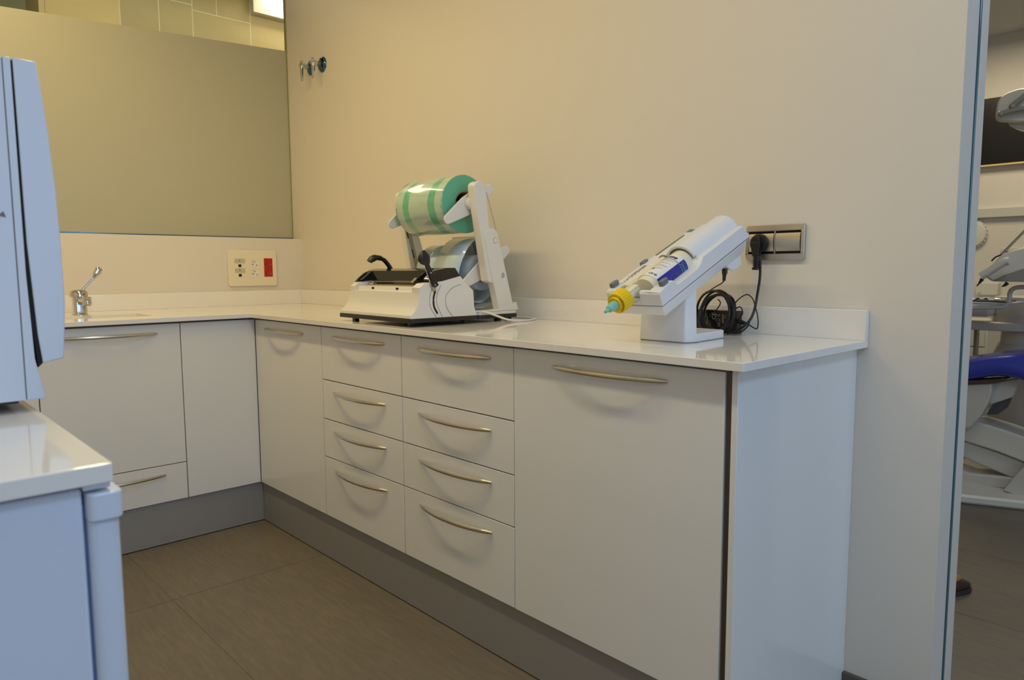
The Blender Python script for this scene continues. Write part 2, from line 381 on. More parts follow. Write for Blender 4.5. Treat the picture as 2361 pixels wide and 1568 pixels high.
obj('diffuser', MB().box((-1.01, .32, 2.922), (-.95, .82, 2.93)), em, cl)

# ------------------------------------------------------------------ base cabinets
def bow_handle(mb, p0, p1, out, sag=.03):
    p0, p1, out = Vector(p0), Vector(p1), Vector(out); pts = []; rr = []
    N = 20
    for i in range(N+1):
        t = i/N; u = 2*t-1
        pts.append(p0.lerp(p1, t) + out*(.002+sag*(1-abs(u)**2.2))); rr.append(.0052 + .0012*(1-u*u) - (.0018 if i in (0, N) else 0))
    mb.tube(pts, rr, 10, flat=(1.0, .62), up=(0, 0, 1)); return mb
YF = -.58
G = 'white gloss base cabinets along the walls'
def fx(x0, x1, z0, z1, name, par, hx=None, hz=None, g=.0017):
    d = obj(name, MB().box((x0+g, YF, z0+g), (x1-g, YF+.018, z1-g)), GLOSS, par, bevel=.0008)
    if hx: obj('handle', bow_handle(MB(), (hx-.170, YF, hz), (hx+.170, YF, hz), (0, -1, 0)), HANDLE, d)
    return d
def carcass(x0, x1, par, m=CARC): obj('carcass', MB().box((x0+.0005, YF+.0185, ZK), (x1-.0005, -.02, ZB-.0005)), m, par)
XS = [.696, 1.2775, 1.7975, 2.3195, 2.943]
c1 = thing('base_cabinet', 'single door white base cabinet in the corner right of the inner corner joint', 'cabinet', (.98, -.3, 0), G)
carcass(.6975, XS[1], c1); fx(.6975, XS[1], ZK, ZD, 'door', c1, .966, .8575)
rowz = [ZK, .4065, .551, .6985, ZD]
for k, (lab) in enumerate(('narrower white cabinet with four stacked drawers, next to the corner door', 'white cabinet with four stacked drawers left of the wide single door')):
    x0, x1 = XS[1+k], XS[2+k]; c = thing('drawer_cabinet', lab, 'cabinet', ((x0+x1)/2, -.3, 0), G); carcass(x0, x1, c)
    hx = (1.530, 2.058)[k]
    for (a, b), hz in zip(zip(rowz, rowz[1:]), (.3665, .511, .658, .860)): fx(x0, x1, a, b, 'drawer', c, hx, hz)
c4 = thing('base_cabinet', 'widest single door white base cabinet at the right end under the dispenser', 'cabinet', (2.63, -.3, 0), G)
carcass(XS[3], XS[4], c4); fx(XS[3], XS[4]-.003, ZK, ZD, 'door', c4, 2.633, .860, .0009)
obj('edge_strip', MB().box((2.9435, YF+.004, 0.005), (2.9555, YF+.03, ZD)), ALUD, c4)
tag(obj('end_panel', MB().box((2.956, YF-.002, .0), (2.9695, -.0005, ZB-.0005)), GLOSS, bevel=.0006), 'tall glossy white side panel closing the right end of the cabinet run', 'panel')
tag(obj('plinth', MB().box((.687, -.5677, .004), (2.943, -.5557, ZK-.002)), ALU), 'long grey aluminium plinth under the main cabinet run', 'plinth')
XL = .6947
def fl_(y0, y1, z0, z1, name, par, hy=None, hz=None, g=.0017):
    d = obj(name, MB().box((XL-.018, y0+g, z0+g), (XL, y1-g, z1-g)), GLOSS, par, bevel=.0008)
    if hy: obj('handle', bow_handle(MB(), (XL, hy-.170, hz), (XL, hy+.170, hz), (1, 0, 0)), HANDLE, d)
    return d
cf = thing('corner_cabinet', 'blank white corner cabinet front without a handle, left of the inner corner', 'cabinet', (.35, -.6, 0), G)
obj('carcass', MB().box((.02, -.886, ZK), (XL-.0185, -.02, ZB-.0005)), CARC, cf); fl_(-.8865, YF+.001, ZK, ZD, 'front_panel', cf)
cs = thing('sink_cabinet', 'white sink cabinet with a wide door over one low drawer, below the tap', 'cabinet', (.35, -1.13, 0), G)
obj('carcass', MB().box((.02, -1.377, ZK), (XL-.0185, -.887, .765)), CARC, cs)
obj('front_rail', MB().box((XL-.045, -1.377, .7651), (XL-.0185, -.887, ZB-.0005)), CARC, cs)
fl_(-1.377, -.8865, ZK, .3285, 'drawer', cs, -1.139, .2895); fl_(-1.377, -.8865, .3285, ZD, 'door', cs, -1.143, .858)
cg = thing('base_cabinet', 'white base cabinet left of the sink cabinet, mostly behind the steriliser', 'cabinet', (.35, -1.6, 0), G)
obj('carcass', MB().box((.02, -2.38, ZK), (XL-.0185, -1.42, .765)), CARC, cg); fl_(-1.70, -1.377, ZK, ZD, 'door', cg)
tag(obj('plinth', MB().box((.6695, -1.72, .004), (.6825, -.5565, ZK-.002)), ALU), 'grey aluminium plinth under the sink cabinet run', 'plinth')

# worktop, one L shaped slab with the sink cut out
def slab(name, outer, holes, z0, z1, m, parent=None, bevel=.0012):
    bm = bmesh.new(); edges = []
    for loop in [outer]+holes:
        vs = [bm.verts.new((x, y, z1)) for x, y in loop]
        edges += [bm.edges.new((vs[i], vs[(i+1) % len(vs)])) for i in range(len(vs))]
    bmesh.ops.triangle_fill(bm, use_beauty=True, use_dissolve=False, edges=edges)
    r = bmesh.ops.extrude_face_region(bm, geom=list(bm.faces))
    for v in [g for g in r['geom'] if isinstance(g, bmesh.types.BMVert)]: v.co.z = z0
    bmesh.ops.recalc_face_normals(bm, faces=bm.faces)
    me = bpy.data.meshes.new(name); bm.to_mesh(me); bm.free(); me.materials.append(m)
    o = bpy.data.objects.new(name, me); COL.objects.link(o)
    if parent: o.parent = parent; o.matrix_parent_inverse = Matrix.Translation(-parent.location)
    b = o.modifiers.new('bevel', 'BEVEL'); b.width = bevel; b.segments = 2; b.limit_method = 'ANGLE'; b.angle_limit = math.radians(40)
    return o
XE = 2.995
wt = thing('worktop', 'glossy white L shaped worktop carrying the sealer, dispenser and sink', 'worktop', (1.5, -.3, ZT))
SK = [(.315, -1.40), (.56, -1.40), (.56, -.94), (.315, -.94)]
slab('slab', [(.001, -.001), (.001, -2.395), (.7238, -2.395), (.7238, -.6091), (XE, -.6091), (XE, -.001)], [SK], ZB, ZT, QUARTZ, wt)
obj('upstand', MB().box((.001, -.0205, ZT), (XE-.0005, -.001, .9964)), QUARTZ, wt, bevel=.001)
obj('upstand', MB().box((.001, -2.395, ZT), (.0205, -.0207, .9964)), QUARTZ, wt, bevel=.001)
sb = MB(); x0, x1, y0, y1 = .315, .56, -1.40, -.94; zb = .785
for a, b in (((x0-.012, y0-.012, zb-.012), (x1+.012, y1+.012, zb)), ((x0-.012, y0-.012, zb), (x0, y1+.012, ZB)), ((x1, y0-.012, zb), (x1+.012, y1+.012, ZB)),
             ((x0, y0-.012, zb), (x1, y0, ZB)), ((x0, y1, zb), (x1, y1+.012, ZB))): sb.box(a, b)
bsn = obj('sink_basin', sb, QUARTZ, wt); obj('drain', MB().lathe([(0, .0), (.028, .0), (.032, .002), (.036, .0005)], (.43, -1.17, zb), (0, 0, 1), 24), CHROME, bsn)

# ------------------------------------------------------------------ tap on the worktop
tp = thing('sink_tap', 'chrome single lever tap with long elbow lever behind the sink', 'tap', (.27, -1.142, ZT))
ty_ = -1.142; tX = .262
bd = MB(); bd.prism(rrect(tX, ty_, .05, .05, .012), 'z', ZT, .994, True); obj('body', bd, CHROME, tp, bevel=.002)
obj('base_ring', MB().lathe([(.031, 0), (.031, .004), (.027, .006)], (tX, ty_, ZT), (0, 0, 1)), CHROME, tp)
sp = MB(); sp.tube(smooth_path([(tX+.02, ty_, .982), (tX+.055, ty_+.004, .985), (tX+.085, ty_+.010, .984)], 5), [.016]*11, 14)
sp.lathe([(.0155, 0), (.0165, .006), (.0165, .018), (.0155, .02), (.017, .022), (.017, .034), (.012, .036)], (tX+.085, ty_+.010, .962), (0, 0, 1), 20)
so = obj('spout', sp, CHROME, tp); obj('aerator', MB().lathe([(.0, 0), (.0125, .0)], (tX+.085, ty_+.010, .9615), (0, 0, 1), 18), DARK, so)
obj('cap', MB().lathe([(.027, 0), (.0335, .004), (.034, .014), (.031, .026), (.022, .033), (0, .035)], (tX, ty_, .992), (0, 0, 1), 28), CHROME, tp)
obj('temperature_dot', MB().sphere((tX+.031, ty_+.012, 1.008), .0042, n=8), RED, tp)
P = [at(190, 669, 'x', tX), at(203, 655, 'x', tX), at(215, 642, 'x', tX), at(224, 629, 'x', tX), at(230, 616.5, 'x', tX)]
pp = smooth_path(P, 6); nn = len(pp)-1
rr = [.0048 if i/nn < .5 else (.0048+(i/nn-.5)/.2*.0092 if i/nn < .7 else .0140) for i in range(nn+1)]; rr[-1] = .0060; rr[-2] = .0108; rr[-3] = .0132
obj('lever', MB().tube(pp, rr, 12, flat=(.36, 1), up=(1, 0, .0)), CHROME, tp)

# ------------------------------------------------------------------ switch plate on the low wall
pl = thing('socket_plate', 'cream wall plate with white and red sockets on the low wall by the corner', 'socket', (.0, -.281, 1.114))
PY0, PY1, PZ0, PZ1 = -.4115, -.1525, 1.0205, 1.2075
pcy, pcz = (PY0+PY1)/2, (PZ0+PZ1)/2
obj('plate', MB().prism(rrect(pcy, pcz, PY1-PY0, PZ1-PZ0, .010), 'x', .0005, .010), IVORY, pl, bevel=.003, seg=3)
def pp_(u, v): return (PY0+(PY1-PY0)*u, PZ1-(PZ1-PZ0)*v)     # fractions of the plate from its upper left corner
def plate_box(u0, v0, u1, v1, d, m, name, par):
    a, b = pp_(u0, v0), pp_(u1, v1); return obj(name, MB().box((.0095, a[0], a[1]), (.0095+d, b[0], b[1])), m, par, bevel=.0004)
LBL = mat('grey_green_insert', rgb(196, 192, 160), .4)
for k in (0, 1):
    v = .235+.265*k
    ds = plate_box(.115, v, .33, v+.265, .0012, IVORY, 'data_socket', pl)
    plate_box(.12, v+.003, .33, v+.13, .0022, LBL, 'label_window', ds)
    a, b = pp_(.195, v+.15), pp_(.255, v+.235)
    obj('jack_opening', MB().prism([(a[0], a[1]), (a[0]+.002, a[1]-.002), (b[0]-.002, a[1]-.002), (b[0], a[1]), (b[0], b[1]+.002), (b[0]-.002, b[1]), (a[0]+.002, b[1]), (a[0], b[1]+.002)], 'x', .0105, .0113), DARK, ds)
    c = pp_(.205, v+.085)
    obj('letter', text_mb('S', .017, lambda u, w_, c=c: (.0119, c[0]+u, c[1]+w_), bold=.0001), PRINTD, ds)
sw = plate_box(.435, .23, .645, .76, .0012, IVORY, 'white_socket_insert', pl)
sr = plate_box(.725, .225, .905, .745, .0016, RED, 'red_socket_insert', pl)
for par, u, m1, vv in ((sw, .535, WPL, (.365, .63)), (sr, .815, DRED, (.355, .615))):
    for v in vv:
        c = pp_(u, v); s = obj('socket_face', MB().lathe([(.0212, 0), (.0212, .0008), (.0195, .0005), (.0190, .0002), (0, .0002)], (.0108, c[0], c[1]), (1, 0, 0), 28), m1, par)
        for du, dv, r, mm in ((-.002, .006, .0026, DARK), (-.011, -.006, .0028, DARK), (.009, -.010, .0028, DARK), (.0115, -.0095, .0022, CHROME), (-.011, .012, .0015, PRINTG)):
            obj('pin_hole', MB().lathe([(r, 0), (r, .0004), (0, .0004)], (.0112+(.0004 if mm is CHROME else 0), c[0]+du, c[1]+dv), (1, 0, 0), 12), mm, par)

# ------------------------------------------------------------------ steel socket plates on the main wall
def steel_plate(x0, x1, z0, z1, root, n=2):
    cx, cz = (x0+x1)/2, (z0+z1)/2; W, H = x1-x0, z1-z0
    fr = MB(); t = .0105
    # bowed frame: rails top and bottom, stiles, centre bar
    fr.prism([(x0+.002, z0), (x1-.002, z0), (x1, z0+.003), (x1, z0+.017), (x0, z0+.017), (x0, z0+.003)], 'y', -t, -.0005)
    fr.prism([(x0+.002, z1), (x1-.002, z1), (x1, z1-.003), (x1, z1-.017), (x0, z1-.017), (x0, z1-.003)], 'y', -t, -.0005)
    fr.box((x0, -t, z0+.017), (x0+.006, -.0005, z1-.017)); fr.box((x1-.010, -t, z0+.017), (x1, -.0005, z1-.017)); fr.box((cx-.0018, -t, z0+.017), (cx+.0018, -.0005, z1-.017))
    obj('frame', fr, STEEL, root, bevel=.0015)
    obj('back_box', MB().box((x0+.004, -.0035, z0+.015), (x1-.008, -.0002, z1-.015)), DARK, root)
    out = []
    for a, b in ((x0+.0075, cx-.0030), (cx+.0030, x1-.0115)):
        prof = [(a, 0)]; r = MB()
        pts = []
        for k in range(9):
            u = -1+2*k/8; zz = cz+u*(H/2-.0240); pts.append((-.0085-.004*(1-u*u), zz))
        pts += [(-.004, pts[-1][1]), (-.004, pts[0][1])]
        r.prism(pts, 'x', a, b, True); out.append(obj('rocker', r, STEEL, root))
    return out
sp1 = thing('steel_socket_plate', 'brushed steel double plate with black plug beside the dispenser', 'socket', (2.747, 0, 1.17))
rk = steel_plate(2.663, 2.8275, 1.1225, 1.2185, sp1)
sp2 = thing('steel_socket_plate', 'steel wall plate half hidden behind the pouch reel stand', 'socket', (1.43, 0, 1.18))
steel_plate(1.344, 1.508, 1.138, 1.234, sp2)
# plug and cord
pg = thing('power_plug', 'black right angle mains plug in the steel socket beside the dispenser', 'plug', (2.704, 0, 1.165))
pxx, pz = 2.7045, 1.1690
obj('disc', MB().lathe([(.0255, 0), (.0255, .008), (.0235, .012), (.020, .0125), (0, .0125)], (pxx, -.0125, pz), (0, -1, 0), 32), BLACK, pg)
obj('grip', MB().prism([(pxx-.015, pz+.004), (pxx+.012, pz+.004), (pxx+.008, pz+.018), (pxx-.010, pz+.018)], 'y', -.038, -.02).prism([(pxx-.015, pz+.0045), (pxx+.013, pz+.0045), (pxx+.0095, pz-.035), (pxx-.0085, pz-.035)], 'y', -.040, -.02), BLACK, pg, bevel=.002)
sr_ = MB()
for k in range(5): sr_.lathe([(.0105, 0), (.0105, -.0032), (.008, -.0036), (.008, -.006)], (pxx+.0005, -.029, pz-.035-.006*k), (0, 0, 1), 14)
sr_.lathe([(.012, 0), (.012, -.007), (.006, -.008)], (pxx+.0005, -.029, pz-.065), (0, 0, 1), 14)
obj('strain_relief', sr_, BLACK, pg)
def px_path(L, y, n=6): return smooth_path([at(a, b, 'y', (y if len(q) == 0 else q[0])) for a, b, *q in L], n)
obj('mains_cord', MB().tube(px_path([(1753, 600, -.029), (1752, 640, -.034), (1746, 680, -.045), (1740, 712, -.06), (1731, 735, -.075), (1716, 752, -.09), (1698, 763, -.10), (1676, 769, -.11)], -.05), .0036, 10), BLACKR, pg)

# ------------------------------------------------------------------ wall valves
VG = 'pair of lever valves high on the wall'
for k, (vx, vz, lab) in enumerate(((.294, 2.140, 'chrome lever valve on dark rosette high on the wall, right one of the pair'), (.176, 2.148, 'chrome lever valve on dark rosette high on the wall, left one of the pair'))):
    v = thing('wall_valve', lab, 'valve', (vx, 0, vz), VG)
    obj('rosette', MB().lathe([(.0385, 0), (.038, .004), (.032, .010), (.018, .013), (0, .0135)], (vx, 0, vz), (0, -1, 0), 32), BCHROME, v)
    obj('stem', MB().lathe([(.008, .010), (.008, .035)], (vx, 0, vz), (0, -1, 0), 16), CHROME if k else CARD, v)
    hb = MB().lathe([(.0125, .03), (.0145, .034), (.0145, .052), (.011, .062), (.006, .065), (.005, .070), (0, .071)], (vx, 0, vz), (0, -1, 0), 20)
    obj('hub', hb, CHROME, v)
    lv = MB(); lv.prism([(vx-.0125, vz+.004), (vx+.0125, vz+.004), (vx+.0055, vz-.076), (vx-.0055, vz-.076)], 'y', -.060, -.052)
    lv.prism([(vx-.011, vz), (vx+.011, vz), (vx+.005, vz+.026), (vx-.005, vz+.026)], 'y', -.060, -.050)
    obj('lever', lv, CHROME, v, bevel=.0015)

# ------------------------------------------------------------------ heat sealer
SR = thing('heat_sealer', 'white bench heat sealer with black lid and two black levers on the worktop', 'sealer', (1.835, -.5687, ZT))
obj('black_base', MB().prism(rrect(1.607, -.4355, .463, .270, .006), 'z', .934, .9472), BLACK, SR, bevel=.001)
for fx_, fy_ in ((1.455, -.548), (1.78, -.53), (1.80, -.33), (1.455, -.33)):
    obj('foot', MB().box((fx_-.010, fy_-.008, ZT), (fx_+.010, fy_+.008, .9342)), BLACK, SR)
front = [(-.568, .9475), (-.568, .958), (-.5504, .9744), (-.5407, .9913), (-.5355, 1.0141), (-.5327, 1.031)]
backp = [(-.3494, 1.0568), (-.3182, 1.0318), (-.315, .9765), (-.303, .9475)]
cheek = front + [(-.5345, 1.045), (-.5157, 1.0582), (-.4456, 1.0644), (-.3718, 1.0803)] + backp
mid = front + [(-.520, 1.0318), (-.517, 1.0445), (-.478, 1.0475), (-.476, 1.040), (-.452, 1.040), (-.450, 1.052), (-.3718, 1.066)] + backp
# the end outline narrows towards the top: taper in x
sbm = MB(); sbm.prism(mid, 'x', 1.424, 1.795); sbm.prism(cheek, 'x', 1.795, 1.838); sbm.prism(cheek, 'x', 1.376, 1.424)
def taper(v):
    k = max(0, min(1, (v.z-.9475)/.10)); x = v.x
    if x < 1.40: x += .020*k**.7
    return (x, v.y, v.z)
sbm.xf(taper)
body = obj('housing', sbm, WPL, SR, bevel=.0015, auto=30)
for x_ in (1.5277, 1.6835):
    obj('sight_hole', MB().box((x_-.0075, -.5195, 1.0355), (x_+.0075, -.5172, 1.0425)), DARK, SR)
obj('sealing_bar', MB().box((1.46, -.478, 1.0478), (1.79, -.466, 1.0515)).box((1.44, -.474, 1.0595), (1.79, -.462, 1.0625)), BEIGEM, SR)
obj('roller', MB().lathe([(.008, 0), (.008, .03)], (1.47, -.476, 1.055), (-1, 0, 0), 14), STEEL, SR)
lid_end = [(-.516, 1.0585), (-.500, 1.074), (-.478, 1.0905), (-.455, 1.1005), (-.430, 1.107), (-.3923, 1.1073), (-.3718, 1.0805), (-.4456, 1.065)]
lid_mid = [(-.468, 1.0655), (-.462, 1.0985), (-.440, 1.1065), (-.3923, 1.1073), (-.3718, 1.0805), (-.42, 1.070)]
ld = MB(); ld.prism(lid_end, 'x', 1.394, 1.404); ld.prism(lid_end, 'x', 1.772, 1.780); ld.prism([(-.492, 1.066), (-.462, 1.0985), (-.430, 1.107), (-.3923, 1.1073), (-.3718, 1.0805), (-.4456, 1.065)], 'x', 1.780, 1.836)
ld.prism(lid_mid, 'x', 1.404, 1.772)
# sloping inner cheeks of the lid
ld.prism([(-.462, 1.066), (-.462, 1.098), (-.505, 1.0665)], 'x', 1.404, 1.43)
lid = obj('lid', ld, BLACKG, SR, bevel=.0012)
obj('end_chip', MB().prism([(-.5152, 1.0600), (-.498, 1.0755), (-.492, 1.0740), (-.508, 1.0595)], 'x', 1.757, 1.7725), BEIGEM, lid)
# right lever
LX = 1.850
lp = smooth_path([at(*p, 'x', LX) for p in ((968, 587), (976, 594), (983, 606), (986, 616), (993, 630), (999, 645), (1006, 660))], 4)
rr = []
for i, p in enumerate(lp):
    t = i/(len(lp)-1); rr.append(.0215 if t < .24 else (.0215-(t-.24)/.18*.0125 if t < .42 else .0092))
rr[0] = .012; rr[1] = .018
L1 = obj('right_lever', MB().tube(lp, rr, 16, flat=(.42, 1), up=(1, 0, 0)), BLACK, SR)
L1['label'] = 'black lever with round knob and two screws'
bl = [at(*p, 'x', LX-.008) for p in ((981, 611), (987, 612), (1001, 655), (1003, 668), (998, 673), (992, 660), (989, 645), (983, 628))]
obj('blade', MB().prism([(p.y, p.z) for p in bl], 'x', LX-.011, LX-.006), STEEL, L1)
for q in ((993, 629), (1002.5, 657)):
    c_2 = at(*q, 'x', LX+.0038); obj('screw', MB().lathe([(.0032, 0), (.0028, .0012), (0, .0015)], c_2, (1, 0, 0), 12), CHROME, L1)
# left lever, hooked forwards
hp = smooth_path([(1.465, -.405, 1.104), (1.462, -.420, 1.126), (1.460, -.436, 1.140), (1.459, -.462, 1.146), (1.459, -.482, 1.139), (1.459, -.490, 1.131)], 5)
L2 = obj('left_lever', MB().tube(hp, [.0092]*12+[.0115]*4+[.0145]*5+[.012]*4+[.006], 14, flat=(1.15, .8), up=(1, 0, 0)), BLACK, SR)
# slot, seams on the end face
EX = 1.8392
def seam(name, L, r, m, par=SR, x=EX):
    obj(name, MB().tube([(x, p[1], p[2]) for p in smooth_path([(x, a, b) for a, b in L], 6)], r, 8, flat=(1, .35), up=(0, 0, 1)), m, par)
seam('cutter_slot', [(-.4743, 1.0337), (-.4800, 1.018), (-.4822, 1.0027), (-.4795, .982), (-.4673, .961)], .0032, DARK)
seam('panel_seam', [(-.372, 1.052), (-.405, 1.043), (-.430, 1.020), (-.434, 1.000), (-.428, .975), (-.405, .948)], .0006, SEAM)
seam('panel_seam', [(-.487, 1.045), (-.4965, 1.01), (-.493, .98), (-.472, .95)], .0006, SEAM)
seam('panel_seam', [(-.452, 1.052), (-.468, 1.02), (-.468, .99), (-.448, .95)], .0006, SEAM)
SR.rotation_euler = (0, 0, math.radians(-1.6))
# power cable of the sealer
cb = MB().tube(smooth_path([(1.818, -.292, .958), (1.835, -.262, .956), (1.86, -.235, .945), (1.895, -.205, .930), (1.91, -.14, .9245), (1.87, -.05, .9245), (1.80, -.03, .9245), (1.74, -.028, .9245)], 8), .0036, 10)
cable = obj('power_cable', cb, WPL); tag(cable, 'white power cable curling from the back of the heat sealer', 'cable')
pk = MB()
for k in range(5): pk.lathe([(.0052-.0004*k, 0), (.0052-.0004*k, .0035), (.004, .004), (.004, .006)], Vector((1.833, -.272, .957))+Vector((.3, .75, -.12)).normalized()*.0062*k, (.3, .75, -.12), 12)
obj('cable_sleeve', pk, WPL, cable)

# ------------------------------------------------------------------ pouch reel stand with its two reels
ST = thing('reel_stand', 'white double reel stand with leaning posts behind the heat sealer', 'stand', (1.62, -.2, ZT))
obj('black_base', MB().prism(rrect(1.585, -.193, .496, .192, .02), 'z', .932, .945), BLACK, ST, bevel=.001)
wb = MB().prism(rrect(1.585, -.193, .494, .190, .02), 'z', .9452, .957)
wb.prism([(-.285, .957), (-.192, .962), (-.110, .986), (-.0985, .957)], 'x', 1.795, 1.834); wb.prism([(-.285, .957), (-.192, .962), (-.110, .986), (-.0985, .957)], 'x', 1.339, 1.376)
obj('base_shell', wb, WPL, ST, bevel=.002)
for x_, y_ in ((1.800, -.172), (1.37, -.172), (1.80, -.12), (1.37, -.12)): obj('foot', MB().box((x_-.009, y_-.008, ZT), (x_+.009, y_+.008, .9322)), BLACK, ST)
def rot_top(a, b, k=6):   # rounded end between two corner points
    (ay, az), (by, bz) = a, b; cy, cz = (ay+by)/2, (az+bz)/2; r = math.hypot(ay-by, az-bz)/2; a0 = math.atan2(az-cz, ay-cy)
    return [(cy+r*math.cos(a0-PI*i/k), cz+r*math.sin(a0-PI*i/k)*.8) for i in range(k+1)]
low = [(-.1169, .960), (-.1887, .958)] + rot_top((-.2525, 1.208), (-.192, 1.226))
upp = [(-.2000, 1.050), (-.2350, 1.060)] + rot_top((-.291, 1.372), (-.2420, 1.384))
for x0, x1, x2, x3 in ((1.797, 1.830, 1.786, 1.824), (1.342, 1.372, 1.348, 1.380)):
    sl = obj('sleeve', MB().prism(low, 'x', x0, x1), WPL, ST, bevel=.003)
    po = obj('post', MB().prism(upp, 'x', x2, x3), WPL, ST, bevel=.003)
    if x0 > 1.6:
        obj('release_button', MB().lathe([(.009, 0), (.009, .0012), (.0075, .0016), (0, .0016)], (x1-.0002, -.2049, 1.2006), (1, 0, 0), 20), WPL, sl)
        obj('release_button_ring', MB().lathe([(.0102, 0), (.0102, .0006), (.0093, .0007)], (x1-.0002, -.2049, 1.2006), (1, 0, 0), 24, False), SEAM, sl)
        obj('window', MB().prism([(-.178, 1.070), (-.163, 1.074), (-.162, 1.083), (-.168, 1.091), (-.176, 1.088)], 'x', x1-.0002, x1+.0005), mat('smoky_window', rgb(168, 176, 182), .2), sl)
        obj('guide_rib', MB().prism([(-.283, 1.350), (-.276, 1.352), (-.186, 1.060), (-.194, 1.058)], 'x', 1.780, 1.7862), WPL, po, bevel=.001)
        obj('side_groove', MB().prism([(-.2405, 1.362), (-.2375, 1.363), (-.194, 1.236), (-.197, 1.235)], 'x', 1.8238, 1.8243), mat('soft_groove_grey', rgb(172, 168, 158), .6), po)
    else:
        obj('inner_track', MB().prism([(-.279, 1.330), (-.262, 1.335), (-.176, .985), (-.192, .980)], 'x', 1.3795, 1.3815), mat('track_shadow_grey', rgb(168, 164, 140), .5), po)
        for q in range(3):
            yy, zz = -.258+.0245*q*1.0, 1.235-.075*q
            obj('track_slot', MB().prism([(yy-.006, zz+.02), (yy-.003, zz+.021), (yy+.006, zz-.012), (yy+.003, zz-.013)], 'x', 1.3800, 1.3822), DARK, po)
C1 = (-.266, 1.3265); C2 = (-.190, 1.113); C2R = (-.190, 1.0905)
def wing(x0, x1, c, name):
    mb = MB(); t = math.radians(31)
    def q(u, v): return (c[0]+u*math.cos(t)-v*math.sin(t), c[1]+u*math.sin(t)+v*math.cos(t))
    out = []
    for k in range(7): a = math.radians(90+180*k/6); out.append(q(-.110+.017*math.cos(a), .017*math.sin(a)))
    out += [q(-.02, -.033), q(.02, -.033)]
    for k in range(7): a = math.radians(-90+180*k/6); out.append(q(.110+.017*math.cos(a), .017*math.sin(a)))
    out += [q(.02, .033), q(-.02, .033)]
    mb.prism(out, 'x', x0, x1); return obj(name, mb, WPL, ST, bevel=.0025)
wing(1.762, 1.768, C1, 'reel_stop'); wing(1.430, 1.436, C1, 'reel_stop')
wing(1.762, 1.768, C2, 'reel_stop'); wing(1.430, 1.436, C2, 'reel_stop')
for c in (C1, C2):
    for xa, xb in ((1.768, 1.790), (1.378, 1.430)): obj('hub', MB().lathe([(.021, 0), (.023, .003), (.023, xb-xa)], (xa, c[0], c[1]), (1, 0, 0), 28), WPL, ST)
    obj('axle', MB().lathe([(.014, 0), (.014, .36)], (1.42, c[0], c[1]), (1, 0, 0), 20), WPL, ST)
def reel(c, R_, rc, x0, x1, fm, sm, name, label):
    r = thing(name, label, 'reel', (x0, c[0], c[1]), 'pouch reels on the stand')
    # slightly uneven film surface
    mb = MB(); N = 72; nx = 10; vs = []
    for j in range(nx+1):
        for i in range(N):
            a = 2*PI*i/N; rr = R_ + .0006*math.sin(5*a+j*.7) + .0004*math.sin(11*a-j)
            vs.append((x0+(x1-x0)*j/nx, c[0]+rr*math.cos(a), c[1]+rr*math.sin(a)))
    mb.add(vs, [(j*N+i, j*N+(i+1) % N, (j+1)*N+(i+1) % N, (j+1)*N+i) for j in range(nx) for i in range(N)], True)
    obj('film', mb, fm, r)
    for xx, d in ((x0, -1), (x1, 1)):
        obj('roll_side', MB().lathe([(R_+.0003, 0), (R_-.001, .0012*0+.0010), (rc, .0010), (rc, -.004)], (xx, c[0], c[1]), (d, 0, 0), 72, False), sm, r)
    obj('core', MB().lathe([(rc, -.001), (rc, x1-x0+.001), (rc-.004, x1-x0+.001), (rc-.004, -.001), (rc, -.001)], (x0, c[0], c[1]), (1, 0, 0), 48, False), CARD, r)
    return r
R1 = reel(C1, .0995, .044, 1.466, 1.740, FILMG, RINGS, 'pouch_reel', 'big reel of green banded sterilisation pouch film on the upper axle')
# edge print: dark dashes along both rims
dm = MB()
for xx in (1.4705, 1.7345):
    for k in range(44):
        a = math.radians(150+3.2*k); 
        if k % 5 == 4: continue
        da = math.radians(random.uniform(.6, 2.0)); rr = .1004
        w_ = random.uniform(.0006, .0014)
        dm.add([(xx-w_, C1[0]+rr*math.cos(a), C1[1]+rr*math.sin(a)), (xx+w_, C1[0]+rr*math.cos(a), C1[1]+rr*math.sin(a)),
                (xx+w_, C1[0]+rr*math.cos(a+da), C1[1]+rr*math.sin(a+da)), (xx-w_, C1[0]+rr*math.cos(a+da), C1[1]+rr*math.sin(a+da))], [(0,1,2,3)])
obj('edge_print', dm, mat('film_print_green', rgb(60, 80, 70), .4), R1)
R2 = reel(C2R, .0635, .036, 1.475, 1.742, FILMB, RINGSB, 'pouch_reel', 'loosely unrolled reel of pale blue pouch film on the lower axle')
def ribbon(L, x0, x1, skew=0, th=.0006):
    p = smooth_path([(0, a, b) for a, b in L], 8); vs = []
    for i, q in enumerate(p):
        s = skew*i/len(p); vs += [(x0+s, q.y, q.z), (x1+s, q.y, q.z)]
    return MB().add(vs, [(2*i, 2*i+1, 2*i+3, 2*i+2) for i in range(len(p)-1)], True)
def loose(L, x0, x1, skew):
    o = obj('loose_film', ribbon(L, x0, x1, skew), FILMB, R2, auto=80); sd = o.modifiers.new('solid', 'SOLIDIFY'); sd.thickness = .0006; return o
loose([(-.135, 1.128), (-.148, 1.170), (-.170, 1.203), (-.200, 1.213), (-.232, 1.198), (-.262, 1.165), (-.286, 1.120), (-.296, 1.075), (-.290, 1.030), (-.27, .993), (-.235, .968), (-.19, .963), (-.145, .975), (-.118, .993), (-.128, 1.02)], 1.592, 1.744, -.012)
loose([(-.140, 1.120), (-.160, 1.168), (-.195, 1.192), (-.235, 1.182), (-.268, 1.145), (-.284, 1.095), (-.280, 1.04), (-.25, 1.0), (-.20, .978), (-.16, .99)], 1.470, 1.60, .0)
loose([(-.262, 1.04), (-.24, 1.0), (-.205, .984), (-.17, .995), (-.15, 1.02), (-.150, 1.05)], 1.60, 1.735, .01)
